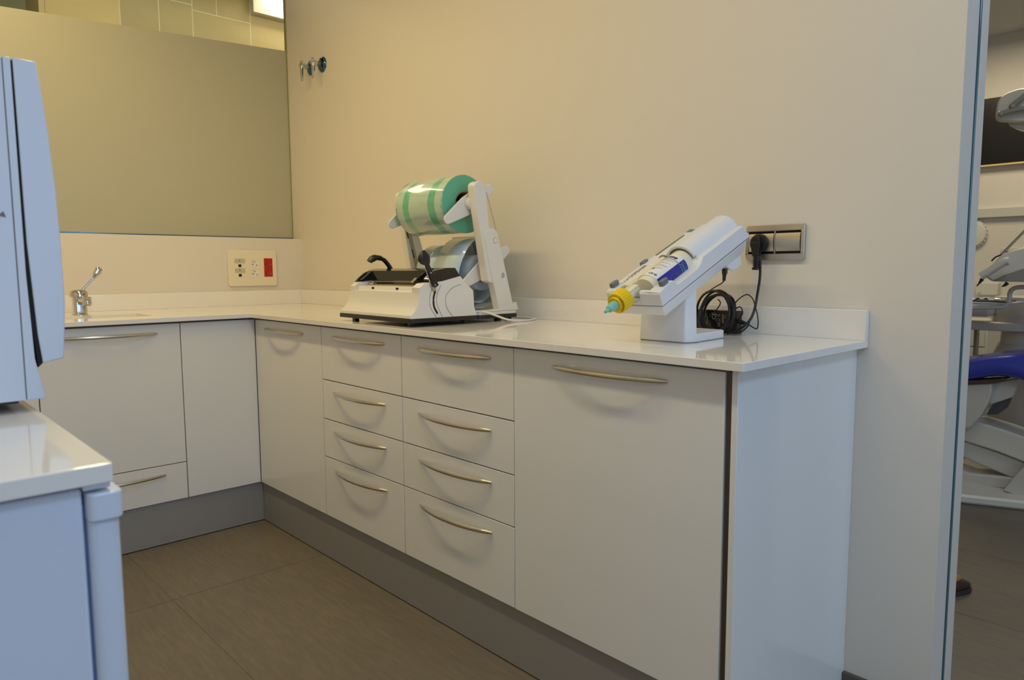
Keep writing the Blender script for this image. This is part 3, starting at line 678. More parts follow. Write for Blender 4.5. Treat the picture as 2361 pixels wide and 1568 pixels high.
# ------------------------------------------------------------------ impression material dispenser
AN = math.radians(23.6); OY, OZ = -.489, 1.0150
def D(x, s, n): return (x, OY+s*math.cos(AN)-n*math.sin(AN), OZ+s*math.sin(AN)+n*math.cos(AN))
def Dx(mb): return mb.xf(lambda v: D(v.x, v.y, v.z))
DS = thing('paste_dispenser', 'tilted white paste dispenser on a stand at the right end of the worktop', 'dispenser', (2.65, -.3, ZT))
XA, XB = 2.5660, 2.7235
lowb = MB()
lo_top = [(XA, 0), (XB, 0), (XB+.001, .40), (XB-.012, .424), (XA+.012, .424), (XA-.001, .40)]
def shrink(L, dx, s0, s1):
    cx = (XA+XB)/2; return [(cx+(x-cx)*dx, s0+(s1-s0)*s/.424) for x, s in L]
def loft(rings):
    mb = MB(); n = len(rings[0][1]); vs = []
    for z, L in rings: vs += [(x, y, z) for x, y in L]
    fs = [(j*n+i, j*n+(i+1) % n, (j+1)*n+(i+1) % n, (j+1)*n+i) for j in range(len(rings)-1) for i in range(n)]
    fs += [tuple(range(n))[::-1], tuple((len(rings)-1)*n+i for i in range(n))]
    return mb.add(vs, fs)
obj('lower_shell', Dx(loft([(-.030, shrink(lo_top, .90, .012, .405)), (-.004, shrink(lo_top, .995, .0, .424)), (-.0006, shrink(lo_top, 1.0, .0, .425))])), WPL2, DS, bevel=.002)
obj('shell_seam', Dx(loft([(-.0007, shrink(lo_top, .994, .001, .423)), (.0003, shrink(lo_top, .994, .001, .423))])), SEAM, DS)
us = MB()
XR, XLm = 2.692, 2.5945          # inner faces of the right and left rims
rimR = [(0, .0002), (.0, .030), (.004, .0355), (.045, .0385), (.060, .0385), (.074, .0215), (.165, .0225), (.180, .0270), (.196, .0400), (.398, .0400), (.424, .0002)]
us.prism(rimR, 'x', XR, XB); us.prism([(0, .0002), (.0, .030), (.004, .0355), (.398, .0395), (.424, .0002)], 'x', XA, XLm)
us.prism([(0, .0002), (0, .030), (.004, .0355), (.012, .0358), (.012, .0002)], 'x', 2.664, XR); us.prism([(0, .0002), (0, .030), (.004, .0355), (.012, .0358), (.012, .0002)], 'x', XLm, 2.6035)
us.box((2.59, 0, .0002), (2.70, .40, .006))
# rear housing with two barrel domes
ax1, an1, ar1 = 2.6640, .0270, .0435; ax2, an2, ar2 = 2.6085, .0300, .0180
dome = [(XA+.006, .0395)]
dome += [(ax2+ar2*math.cos(math.radians(a)), an2+ar2*math.sin(math.radians(a))) for a in range(155, 64, -10)]
dome += [(ax1+ar1*math.cos(math.radians(a)), an1+ar1*math.sin(math.radians(a))) for a in range(140, 9, -7)]
dome += [(XB-.008, .0395), (XB-.008, .005), (XA+.006, .005)]
us.prism([(x, n) for x, n in dome], 'y', .196, .404, False)
obj('upper_shell', Dx(us), WPL2, DS, bevel=.0018, auto=30)
obj('barrel_collar', Dx(MB().prism([(ax1+(ar1+.0012)*math.cos(math.radians(a)), an1+(ar1+.0012)*math.sin(math.radians(a))) for a in range(150, 19, -6)] + [(ax1+(ar1-.004)*math.cos(math.radians(a)), an1+(ar1-.004)*math.sin(math.radians(a))) for a in range(20, 151, 6)], 'y', .188, .199)), WPL2, DS, auto=30)
obj('barrel_shadow_gap', Dx(MB().lathe([(.0385, 0), (.0385, .003)], (ax1, .1935, an1), (0, 1, 0), 48)), SEAM, DS)
obj('barrel_shadow_gap', Dx(MB().lathe([(.0160, 0), (.0160, .003)], (ax2, .1935, an2), (0, 1, 0), 48)), SEAM, DS)
# slot, sticker, lettering, buttons
obj('level_slot', Dx(MB().prism(rrect(2.5745, .281, .0060, .140, .0028), 'z', .0382, .0400)), mat('slot_taupe', rgb(128, 116, 92), .5), DS)
obj('sticker', Dx(MB().box((2.568, .372, .0392), (2.584, .392, .0402))), mat('blue_sticker', rgb(92, 122, 150), .4), DS)
obj('lettering', text_mb('DISPENSER', .0165, lambda u, v: D(2.5885-v, .078+u*.94, .0371+(.0095*u))), PRINTG, DS)
sm_ = MB()
for k, (w_, h_) in enumerate(((.002, .008), (.004, .003), (.002, .007), (.004, .004), (.003, .007), (.002, .008))):
    s0 = .044+.0055*k; sm_.add([D(2.5875-h_, s0, .0371), D(2.5875, s0, .0371), D(2.5875, s0+w_, .0371), D(2.5875-h_, s0+w_, .0371)], [(0,1,2,3)])
obj('faint_lettering', sm_, mat('pale_grey_print', rgb(176, 166, 140), .6), DS)
for x_, s_, n_ in ((2.5735, .030, .036), (2.7110, .040, .0385), (2.5640, .172, .030)):
    mb = MB().prism([(x_-.006, s_-.013), (x_+.006, s_-.013), (x_+.007, s_+.006), (x_+.003, s_+.014), (x_-.003, s_+.014), (x_-.007, s_+.006)], 'z', n_-.002, n_+.011)
    obj('button', Dx(mb), GREYPL, DS, bevel=.0012)
obj('rear_foot_block', Dx(MB().prism([(.300, -.030), (.375, -.030), (.372, -.058), (.335, -.058), (.318, -.050)], 'x', 2.662, 2.715)), WPL2, DS, bevel=.002)
# column and foot
plan = [(2.576, -.379), (2.7105, -.379), (2.7225, -.352), (2.7225, -.343), (2.570, -.343)]
col = MB(); vs = [(x, y, ZT+.0015) for x, y in plan]; cx = 2.649
top = [(cx+(x-cx)*.95, y+(.006 if y < -.35 else 0), OZ+((y-OY)*math.tan(AN))-.016) for x, y in plan]
col.add(vs+top, [(i, (i+1) % 5, 5+(i+1) % 5, 5+i) for i in range(5)] + [(4,3,2,1,0), (5,6,7,8,9)])
obj('column', col, WPL2, DS, bevel=.003)
obj('foot_plate', MB().prism([(2.574, -.3425), (2.7215, -.3425), (2.7105, -.200), (2.698, -.186), (2.575, -.186)], 'z', ZT+.0015, .942), WPL2, DS, bevel=.002)
obj('sole', MB().prism([(2.578, -.376), (2.709, -.376), (2.7205, -.350), (2.708, -.200), (2.697, -.188), (2.578, -.188)], 'z', ZT, ZT+.0016), SEAM, DS)
# cartridge (lifts out): two tubes, yellow cap, mint tip
CA = thing('paste_cartridge', 'double cartridge with printed label, yellow cap and mint tip in the dispenser', 'cartridge', D(2.65, .1, .03))
R_L = .0335; CX, CN = 2.664, .0270
obj('large_tube', Dx(MB().lathe([(.020, .028), (.030, .032), (.0325, .040), (R_L-.0006, .046), (R_L-.0006, .205)], (CX, 0, CN), (0, 1, 0), 56)), CREAM, CA)
obj('small_tube', Dx(MB().lathe([(.009, .028), (.0120, .034), (.0128, .044), (.0128, .205)], (ax2, 0, .0305), (0, 1, 0), 36)), CREAM, CA)
obj('end_plate', Dx(MB().prism([(CX+.030*math.cos(math.radians(a)), CN+.030*math.sin(math.radians(a))) for a in range(-30, 140, 10)] + [(ax2+.011*math.cos(math.radians(a)), .030+.011*math.sin(math.radians(a))) for a in range(60, 250, 15)], 'y', .026, .034)), CREAM, CA, bevel=.001)
obj('neck', Dx(MB().lathe([(.013, .0), (.013, .058)], (2.6375, -.028, .0300), (0, 1, 0), 24).box((2.6285, -.02, .0405), (2.6325, .027, .0445)).box((2.645, -.02, .0375), (2.649, .027, .0415))), CREAM, CA)
def cyl(a, s, r=R_L): return D(CX+r*math.cos(math.radians(a)), s, CN+r*math.sin(math.radians(a)))
def patch(a0, a1, s0, s1, r, n=14):
    vs = []
    for i in range(n+1):
        a = a0+(a1-a0)*i/n; vs += [cyl(a, s0, r), cyl(a, s1, r)]
    return MB().add(vs, [(2*i, 2*i+1, 2*i+3, 2*i+2) for i in range(n)], True)
lb = obj('label', patch(165, -55, .041, .163, R_L, 30), LABELW, CA, auto=80)
obj('label_blue', patch(38, -55, .043, .163, R_L+.00025, 18), LABELB, lb, auto=80)
obj('label_stripe', patch(150, -50, .1370, .1395, R_L+.0005, 26), GREENP, lb, auto=80)
blob = MB(); bc = [(math.cos(2*PI*k/20), math.sin(2*PI*k/20)) for k in range(20)]
blob.add([cyl(-8+15*u, .101+.016*v*(1-.3*u), R_L+.0006) for u, v in bc], [tuple(range(20))]); obj('label_dark_disc', blob, mat('label_indigo', rgb(34, 20, 92), .3), lb)
bl2 = MB(); bl2.add([cyl(-22+9*u, .108+.008*v, R_L+.0009) for u, v in bc], [tuple(range(20))]); obj('label_teal_spot', bl2, PRINTT, lb)
bl3 = MB(); bl3.add([cyl(97+9*u+5*v, .080+.0035*v, R_L+.0006) for u, v in bc], [tuple(range(20))]); obj('label_leaf', bl3, mat('leaf_green', rgb(110, 150, 118), .5), lb)
def ctext(t, size, a0, s, m, name, shear=0., bold=0.):
    obj(name, text_mb(t, size, lambda u, v: cyl(a0-math.degrees(u/R_L), s+v, R_L+.0009), shear, bold), m, lb, auto=80)
ctext('prime', .0185, 132, .1435, PRINTB, 'label_word', .25, .0004)
ctext('°perfect', .0112, 36, .1435, PRINTT, 'label_word', .2, .0001)
ctext('CE ©', .0095, 88, .050, PRINTD, 'label_mark', 0, .0002)
ln = MB()
for k in range(12):
    if k % 3 == 2: continue
    s0 = .130-.0045*k-.001*(k//3); a = 140; endA = (50, 62, 60, 55, 70, 62, 50, 58, 66, 60, 70, 60)[k]
    while a > endA:
        L_ = random.uniform(4, 11); a1 = max(a-L_, endA)
        for i in (0,):
            vs = []
            for q in range(4): aa = a+(a1-a)*q/3; vs += [cyl(aa, s0, R_L+.0006), cyl(aa, s0+.0012, R_L+.0006)]
            ln.add(vs, [(2*q, 2*q+1, 2*q+3, 2*q+2) for q in range(3)])
        a = a1-2.2
obj('label_small_print', ln, mat('small_print_grey', rgb(150, 146, 152), .6), lb)
NX, NN = 2.6375, .0300
cap = MB(); N = 96; prof = [(.018, -.0555), (.0245, -.0545), (.0262, -.052), (.0262, -.0235), (.0250, -.0215)]
vs = []
for r, s in prof:
    for i in range(N):
        a = 2*PI*i/N; q = r-(.0011 if (i % 4 in (0, 1)) and r > .026 else 0); vs.append((NX+q*math.cos(a), s, NN+q*math.sin(a)))
cap.add(vs, [(j*N+i, j*N+(i+1) % N, (j+1)*N+(i+1) % N, (j+1)*N+i) for j in range(len(prof)-1) for i in range(N)] + [tuple(range(N)), tuple(4*N+i for i in range(N))], True)
cp = obj('cap', Dx(cap), YEL, CA, auto=28); cp['label'] = 'ribbed yellow cap'
obj('cap_ring', Dx(MB().lathe([(.0165, -.060), (.0175, -.058), (.0175, -.055)], (NX, 0, NN), (0, 1, 0), 32)), YEL, cp)
obj('cap_notch', Dx(MB().tube([(NX+.0215*math.cos(math.radians(a)), -.0560, NN+.0215*math.sin(math.radians(a))) for a in range(-60, 45, 8)], .0009, 6)), mat('cap_shadow_orange', rgb(170, 110, 0), .6), cp)
tpn = obj('mixing_tip', Dx(MB().lathe([(.0, -.100), (.003, -.0985), (.0042, -.094), (.0050, -.086), (.0078, -.0845), (.0088, -.080), (.0105, -.076), (.0112, -.058)], (NX, 0, NN), (0, 1, 0), 28)), MINT, CA); tpn['label'] = 'pale mint nozzle tip'
# ------------------------------------------------------------------ mains adapter and cords behind the dispenser
ADX = at(1699, 745, 'y', -.072).x; ADZ = at(1650, 715.5, 'y', -.072).z
ad = thing('mains_adapter', 'black mains adapter box with printed ratings, upright behind the dispenser', 'adapter', (2.59, -.055, ZT))
obj('case', MB().box((2.490, -.072, ZT), (ADX, -.044, ADZ)), BLACK, ad, bevel=.002)
YA = -.0728
obj('top_sheen', MB().box((2.492, -.0728, ADZ-.0008), (ADX-.008, -.062, ADZ+.0012)), BEIGEM, ad)  # beige strip paints the light reflected off the case top
def apos(px_, py_): p = at(px_, py_, 'y', YA); return p
def adtext(t, size, px_, py_):      # lettering turned a quarter on the case
    p = apos(px_, py_); obj('lettering', text_mb(t, size, lambda u, v: (p.x-v, YA, p.z+u), 0, .0001), PRINTW, ad)
adtext('CE', .0165, 1649.5, 737); adtext('GS', .0105, 1660, 754)
pm = MB()
def rate(px0, py0, px1, py1):
    a, b = apos(px0, py0), apos(px1, py1); pm.add([(a.x, YA, a.z), (b.x, YA, a.z), (b.x, YA, b.z), (a.x, YA, b.z)], [(0,1,2,3)])
rate(1665, 725, 1668.5, 746); rate(1671.5, 727, 1673, 735)
for p in ((1651, 724, 1654, 730), (1656, 724, 1659.5, 730), (1631, 730, 1632.2, 741), (1631, 742, 1632, 749), (1637, 723, 1637.8, 730), (1637, 739, 1637.6, 752), (1621.5, 723, 1622, 740), (1615.5, 725, 1616.3, 730), (1627.5, 741, 1628.5, 748), (1611, 742, 1612, 747), (1615, 744, 1616, 751), (1659.5, 735, 1660.6, 742)): rate(*p)
obj('rating_print', pm, mat('dim_white_print', rgb(140, 140, 140), .6), ad)
c0 = apos(1654.5, 738); obj('round_mark', MB().tube([(c0.x+.0048*math.cos(2*PI*k/20), YA, c0.z+.0048*math.sin(2*PI*k/20)) for k in range(20)], .0005, 5, closed=True), PRINTW, ad)
c0 = apos(1626, 727); obj('round_mark', MB().tube([(c0.x+.003*math.cos(2*PI*k/6), YA, c0.z+.0042*math.sin(2*PI*k/6)) for k in range(6)], .0004, 5, closed=True), PRINTW, ad)
cc = thing('coiled_cord', 'black cord coiled in an upright ring leaning on the adapter', 'cord', (2.60, -.1, ZT))
pts = []; c0 = at(1650, 722, 'y', -.105)
turns = 7; N = 28
for i in range(turns*N+1):
    a = 2*PI*i/N - PI/2; tt = i/N; k = math.sin(tt*2.3+1)*.5+.5
    rx = (.0555-.010*k); rz = (.0600-.008*math.sin(tt*1.7)**2)
    z = c0.z + rz*math.sin(a)-.004*math.sin(tt*2.9); y = -.112+.004*tt+ .010*math.sin(a*.5+tt)+.010*(z-c0.z)/.06
    pts.append(Vector((c0.x + rx*math.cos(a)+.003*math.sin(tt*3.1), max(-.150, y-.006), max(z, ZT+.0040))))
obj('coil', MB().tube(pts, .0034, 8), BLACKR, cc)
def cord(L, y, r, name='loop'): obj(name, MB().tube(px_path(L, y, 8), r, 8), BLACKR, cc)
cord([(1671, 645, -.21), (1664, 653, -.19), (1650, 661, -.16), (1634, 672, -.13), (1617, 686, -.12), (1608, 702, -.115), (1606, 722, -.11)], -.1, .0017, 'thin_lead')
cord([(1692, 703), (1702, 691), (1716, 681), (1726, 680), (1736, 690), (1741, 706), (1746, 725), (1748, 742), (1746, 757), (1740, 757), (1727, 749), (1716, 742), (1702, 737), (1688, 739), (1678, 750)], -.085, .0016)
cord([(1696, 713), (1702, 708), (1708, 709), (1712, 717), (1711, 726), (1702, 735)], -.085, .0016)
cord([(1655, 690), (1661, 697), (1658, 706), (1650, 716), (1644, 722)], -.10, .0016)
cord([(1612, 752), (1640, 763), (1668, 766), (1695, 769), (1712, 763), (1724, 752), (1728, 742)], -.105, .0022)
pk = MB(); a_, b_2 = at(1699, 741, 'y', -.07), at(1716, 746, 'y', -.07)
dr = (b_2-a_).normalized()
for k in range(6): pk.lathe([(.0060-.0004*k, 0), (.0060-.0004*k, .0026), (.0045, .003), (.0045, .0040)], a_+dr*.0040*k, dr, 12)
obj('strain_relief', pk, BLACK, cc)
j0 = at(1671, 624, 'y', -.215)
obj('jack_plug', MB().lathe([(.0052, -.002), (.0056, -.012), (.0046, -.0135), (.0042, -.024), (.003, -.0265)], j0, (.0, .1, 1), 16).box((j0.x-.005, j0.y-.005, j0.z-.008), (j0.x+.005, j0.y+.005, j0.z+.006)), BLACK, cc)

# ------------------------------------------------------------------ near worktop, appliance below it, steriliser on top
NY = -1.6826; NXE = 2.934
tag(slab('worktop', [(.7245, NY), (NXE, NY), (NXE, -2.395), (.7245, -2.395)], [], ZB-.0012, ZT, QUARTZ, bevel=.0018), 'glossy white worktop in the left foreground under the steriliser', 'worktop')
FR = thing('undercounter_fridge', 'white undercounter fridge at the end of the foreground worktop', 'fridge', (2.6, -2.0, 0))
obj('cabinet_body', MB().box((2.34, -2.38, .03), (2.922, -1.7075, .897)), ENAM, FR, bevel=.003)
obj('top_rail', MB().box((2.35, -1.7073, .8955), (2.927, -1.684, .9005)), ENAM, FR, bevel=.001)
obj('plinth_foot', MB().box((2.36, -2.36, 0), (2.90, -1.73, .03)), CARC, FR)
dr_ = obj('door', MB().prism(rrect(2.637, -1.6905, .582, .0275, .009), 'z', .05, .8650), ENAM, FR, bevel=.0015)
obj('door_cap', MB().prism(rrect(2.637, -1.6895, .590, .0305, .008), 'z', .8640, .8925), ENAM, dr_, bevel=.0025)
obj('door_gasket', MB().box((2.36, -1.7075, .06), (2.915, -1.703, .88)), mat('blue_grey_gasket', rgb(120, 136, 170), .7), FR)
bc_ = thing('base_cabinet', 'long white base cabinet under the middle of the foreground worktop', 'cabinet', (1.5, -2.0, 0))
obj('carcass', MB().box((.74, -2.38, ZK), (2.335, -1.722, ZB-.002)), CARC, bc_)
for a, b in ((.74, 1.27), (1.27, 1.80), (1.80, 2.333)): obj('door', MB().box((a+.0015, -1.7215, ZK), (b-.0015, -1.7035, ZD)), GLOSS, bc_, bevel=.0008)
obj('plinth_board', MB().box((.70, -1.73, .004), (2.335, -1.718, ZK-.001)), ALU, bc_)
AU = thing('steriliser', 'large white benchtop steriliser with bowed door at the left edge', 'steriliser', (2.36, -1.95, ZT))
AX = 2.5883
obj('housing', MB().box((2.14, -2.30, .937), (AX-.0004, -1.6962, 1.3665)), ENAM, AU, bevel=.0007)
fp_ = [(-1.6953, .937), (-1.6953, 1.368), (-1.6872, 1.368), (-1.6868, 1.10), (-1.6838, .990), (-1.6752, .9388), (-1.6758, .937)]
obj('front_frame', MB().prism(fp_, 'x', 2.139, AX), ENAM, AU, bevel=.0007)
dp = [(-1.6848, 1.3684), (-1.6603, 1.3676), (-1.6563, 1.330), (-1.6522, 1.2838), (-1.6478, 1.210), (-1.6460, 1.140), (-1.6457, 1.060), (-1.6511, .9884), (-1.6750, .9835), (-1.6785, 1.02), (-1.6835, 1.14)]
obj('door', MB().prism(dp, 'x', 2.160, AX), ENAM, AU, bevel=.0012)
obj('door_gap_shade', MB().prism([(-1.6866, 1.366), (-1.6840, 1.366), (-1.6825, 1.14), (-1.6772, 1.02), (-1.6742, .984), (-1.6800, .978), (-1.6866, 1.08)], 'x', 2.168, AX-.004), DARK, AU)  # dark filler paints the shade in the gap behind the door
obj('panel_seam', MB().box((2.139, -1.6963, .938), (AX-.0001, -1.6952, 1.366)), SEAM, AU)
obj('printed_arrow', MB().add([(AX+.0003, -1.706, 1.178), (AX+.0003, -1.7035, 1.1705), (AX+.0003, -1.712, 1.1725)], [(0,1,2)]), SEAM, AU)
for x_, y_ in ((2.20, -1.74), (2.52, -1.74), (2.20, -2.24), (2.52, -2.24)): obj('foot', MB().lathe([(.02, 0), (.022, .0168)], (x_, y_, ZT), (0, 0, 1), 20), BLACK, AU)
obj('underside_tray', MB().box((2.17, -2.2, .929), (2.555, -1.70, .9368)), BLACK, AU)

# ------------------------------------------------------------------ the surgery seen through the opening
def SY(px, py, y): return at(px, py, 'y', y)
YW = 4.2
a, b = SY(2262, 232, YW), SY(2361, 377, YW)
tv = thing('wall_screen', 'wide black panel on the far surgery wall behind the operating lamp', 'screen', (2.9, YW, 2.05))
obj('panel', MB().box((1.75, YW-.05, 1.822), (4.0, YW-.001, 2.283)), SCREEN, tv, bevel=.002)
obj('light_edge', MB().box((1.75, YW-.052, 1.811), (4.0, YW-.001, 1.8215)), mat('pale_wood_edge', rgb(235, 205, 140), .5), tv)
struct('trim_1', MB().box((.0, YW-.035, 1.452), (6.95, YW, 1.513)), UNITG)
ws = thing('wall_speaker', 'round white disc with beaded rim on the surgery wall', 'speaker', (2.135, YW, 1.335))
obj('disc', MB().lathe([(.100, 0), (.100, .018), (.092, .030), (.070, .034), (0, .036)], (2.125, YW, 1.337), (0, -1, 0), 48), UNITW, ws)
obj('rim', MB().lathe([(.100, .004), (.106, .010), (.100, .020)], (2.125, YW, 1.337), (0, -1, 0), 48, False), UNITG, ws)
for k in range(24):
    aa = 2*PI*k/24; obj('rim_bead', MB().sphere((2.125+.1035*math.cos(aa), YW-.016, 1.337+.1035*math.sin(aa)), .006, n=5), UNITG, ws)
wd = thing('wall_box', 'white rectangular box fixed on the surgery wall over the tray', 'box', (2.25, YW, .94))
obj('box_body', MB().box((2.188, YW-.07, .898), (2.325, YW-.001, .985)), UNITW, wd, bevel=.004)
obj('box_marking', MB().box((2.203, YW-.0712, .908), (2.222, YW-.0698, .912)), PRINTG, wd)
ss = thing('wall_socket_strip', 'pale socket strip on the surgery wall behind the instrument head', 'socket', (2.42, YW, 1.205))
obj('strip_frame', MB().box((2.315, YW-.012, 1.165), (2.52, YW-.001, 1.228)), UNITG, ss, bevel=.002)
for k in range(3): obj('socket_slot', MB().box((2.328+.062*k, YW-.0135, 1.185), (2.378+.062*k, YW-.0118, 1.208)), DARK, ss)

cb2 = thing('surgery_cabinet', 'low white cabinet on the far surgery wall behind the unit pillar', 'cabinet', (2.1, YW-.2, 0))
obj('cabinet_body', MB().box((1.5, YW-.42, .06), (2.36, YW-.016, .80)), UNITW, cb2, bevel=.003)
for k in range(3): obj('drawer', MB().box((1.93, YW-.438, .08+.24*k), (2.35, YW-.4195, .31+.24*k)), UNITW, cb2, bevel=.002)
obj('cabinet_base', MB().box((1.52, YW-.40, 0), (2.34, YW-.03, .0598)), CARC, cb2)
# operating lamp
LY = 2.3
OL = thing('operating_lamp', 'cream dental operating lamp head with grey handles in front of the black panel', 'lamp', (2.86, LY, 1.85))
ring = [SY(*p, LY) for p in ((2295, 272), (2297, 250), (2301, 234), (2315, 218), (2338, 208), (2361, 203), (2400, 206), (2430, 225), (2440, 250), (2430, 268), (2395, 276), (2361, 284), (2330, 283), (2303, 281))]
ring = smooth_path(ring, 4, True)
mb = MB(); n = len(ring); cen = sum(ring, Vector())/n
vs = [tuple(p+Vector((0, .0, 0))) for p in ring]; vs2 = [tuple(cen+(p-cen)*.86+Vector((0, .05, 0))) for p in ring]; vs3 = [tuple(cen+(p-cen)*.90+Vector((0, -.02, 0))) for p in ring]
mb.add(vs3+vs+vs2, [(i, (i+1) % n, n+(i+1) % n, n+i) for i in range(n)] + [(n+i, n+(i+1) % n, 2*n+(i+1) % n, 2*n+i) for i in range(n)] + [tuple(range(n)), tuple(2*n+i for i in range(n))[::-1]])
obj('head_shell', mb, UNITW, OL, bevel=.004, auto=50)
ref = [SY(*p, LY+.03) for p in ((2322, 280), (2328, 291), (2345, 297), (2375, 300), (2410, 292), (2420, 272))]
mb = MB(); n = len(ref); mb.add([tuple(p) for p in ref]+[tuple(p+Vector((.0, .12, .0))) for p in ref], [(i, (i+1) % n, n+(i+1) % n, n+i) for i in range(n)] + [tuple(range(n)), tuple(n+i for i in range(n))[::-1]])
obj('reflector', mb, UNITG, OL, bevel=.004)
for L_ in ([(2308, 263), (2320, 259), (2345, 253), (2400, 245)], [(2334, 245), (2342, 237), (2361, 221), (2400, 180)]):
    obj('handle', MB().tube(smooth_path([SY(a, b, LY-.05) for a, b in L_], 6), .0125, 12), TUBEG, OL)
for hx_, hz_ in ((2308, 263), (2334, 245)): obj('handle_knob', MB().sphere(SY(hx_, hz_, LY-.05), .0145, n=10), TUBEG, OL)
obj('lamp_arm', MB().tube(smooth_path([(2.95, LY+.05, 1.9), (3.1, LY+.2, 2.05), (3.2, LY+.25, 2.4), (3.2, LY+.25, CEILZ)], 6), .022, 12), UNITW, OL)

# dental unit: pillar, cuspidor body, instrument head, tray
UY = 2.78
DU = thing('dental_unit', 'grey white dental unit with round pillar, instrument head and tray above the blue chair', 'dental unit', (3.02, UY, 0))
pc = SY(2361, 800, UY); pxc = pc.x+.06
def zz(py, y=UY, px=2361): return SY(px, py, y).z
obj('pillar', MB().lathe([(.20, 0), (.20, zz(835)-.02), (.195, zz(815)), (.175, zz(792)), (.168, zz(790)), (.165, zz(762))], (pxc, UY, .0), (0, 0, 1), 48), UNITG, DU)
obj('rotating_body', MB().lathe([(.16, zz(761)), (.21, zz(758)), (.215, zz(735)), (.205, zz(700)), (.20, zz(684)), (.0, zz(682))], (pxc, UY, 0), (0, 0, 1), 48), UNITG, DU)
obj('side_deck', MB().prism([(SY(2225, 0, UY).x-.15, UY-.20), (pxc, UY-.21), (pxc, UY+.15), (SY(2225, 0, UY).x-.15, UY+.1)], 'z', zz(760), zz(740)), UNITG, DU, bevel=.01)
obj('side_post', MB().box((SY(2246, 800, UY).x, UY-.02, .1), (SY(2253, 800, UY).x, UY+.03, zz(757))), TUBEG, DU)
TYY = 2.25
ta, tb = SY(2236, 690, TYY), SY(2334, 698, TYY)
tr = obj('tray', MB().box((ta.x-.25, TYY-.01, SY(2300, 703, TYY).z), (tb.x, TYY+.24, SY(2300, 698, TYY).z)), mat('brushed_tray_steel', rgb(196, 200, 206), .3, .3), DU, bevel=.003)
obj('tray_cover', MB().box((ta.x-.25, TYY+.01, SY(2300, 697.8, TYY).z), (tb.x-.03, TYY+.22, SY(2300, 695, TYY).z)), mat('dark_tray_mat', rgb(80, 82, 84), .6), DU)
cr = MB(); random.seed(3); N = 9
gv = [[(tb.x-.19+.017*i+random.uniform(-.005, .005), TYY+.04+.012*j, SY(2300, 694, TYY).z+random.uniform(0, .014)) for j in range(7)] for i in range(N)]
cr.add([p for r_ in gv for p in r_], [(i*7+j, i*7+j+1, (i+1)*7+j+1, (i+1)*7+j) for i in range(N-1) for j in range(6)])
obj('crumpled_film', cr, FILMB, DU, auto=10)
obj('tray_arm', MB().tube(smooth_path([SY(*p, TYY) for p in ((2200, 710), (2290, 709), (2312, 708), (2323, 702), (2328, 690), (2328, 678), (2333, 668), (2345, 663), (2361, 662), (2400, 661))], 6), .0105, 12), UNITG, DU)
obj('drawer_box', MB().box((SY(2225, 730, UY-.1).x-.2, UY-.24, SY(2280, 731, UY-.24).z), (SY(2280, 730, UY-.24).x, UY-.1, SY(2280, 710, UY-.24).z)), UNITG, DU, bevel=.012)
# instrument head
hd = [(2312, 643), (2288, 650), (2270, 638), (2284, 612), (2310, 585), (2335, 577), (2361, 571), (2450, 560), (2450, 645), (2361, 650)]
mb = MB(); H = [SY(*p, 2.12) for p in hd]; n = len(H)
mb.add([tuple(p) for p in H]+[tuple(p+Vector((0, .22, 0))) for p in H], [(i, (i+1) % n, n+(i+1) % n, n+i) for i in range(n)] + [tuple(range(n)), tuple(n+i for i in range(n))[::-1]])
obj('instrument_head', mb, UNITW, DU, bevel=.01)
mb = MB(); H = [SY(*p, 2.108) for p in ((2292, 649), (2315, 634), (2361, 619), (2440, 612), (2440, 646), (2361, 650))]; n = len(H)
mb.add([tuple(p) for p in H]+[tuple(p+Vector((0, .02, 0))) for p in H], [(i, (i+1) % n, n+(i+1) % n, n+i) for i in range(n)] + [tuple(range(n)), tuple(n+i for i in range(n))[::-1]])
obj('head_underside', mb, TUBEG, DU, bevel=.003)
obj('head_handle', MB().tube(smooth_path([SY(*p, 2.06) for p in ((2262, 637), (2280, 626), (2300, 613), (2316, 604), (2328, 602))], 6), [.0185]*24+[.010], 14), UNITW, DU)
for k, L_ in enumerate(([(2265, 643), (2260, 650), (2252, 660)], [(2323, 652), (2316, 658), (2309, 661)])):
    obj('handpiece', MB().tube(smooth_path([SY(*p, 2.07) for p in L_], 5), [.0085]*4+[.0060]*3+[.0032]*3+[.0012], 10), mat('dark_handpiece', rgb(60, 62, 62), .3, .5) , DU)
obj('whip_arm', MB().tube([SY(2310, 586, 2.3), SY(2361, 534, 2.3), SY(2420, 474, 2.3)], .0065, 8), TUBEG, DU)
obj('instrument_hose', MB().tube(smooth_path([SY(*p, 2.4) for p in ((2286, 602), (2292, 596), (2297, 592), (2305, 589), (2314, 583))], 5), .004, 6), BLACKR, DU)

# dental chair
CY = 2.0
DC = thing('dental_chair', 'dental treatment chair with blue vinyl seat on a white lift base', 'dental chair', (2.95, CY+.2, 0))
p1, p2 = at(2210, 1161, 'z', 0), at(2361, 1178, 'z', 0)
dx = (p2-p1).normalized(); nrm = Vector((-dx.y, dx.x, 0))
bp = [p1-dx*.5, p1, p2, p2+dx*.5, p2+dx*.5+nrm*.48, p1-dx*.5+nrm*.48]
mb = MB(); bpz = [(p.x, p.y) for p in bp]; mb.prism(bpz, 'z', .0, .045); obj('base_plate', mb, UNITW, DC, bevel=.012)
mb = MB(); q = [at(*p, 'y', CY+.12) for p in ((2190, 1075), (2235, 1092), (2330, 1100), (2450, 1120), (2450, 1135), (2190, 1120))]
mb.add([tuple(p) for p in q]+[tuple(p+Vector((0, .34, 0))) for p in q], [(i, (i+1) % 6, 6+(i+1) % 6, 6+i) for i in range(6)] + [tuple(range(6)), tuple(6+i for i in range(6))[::-1]])
obj('base_cover', mb, UNITG, DC, bevel=.01)
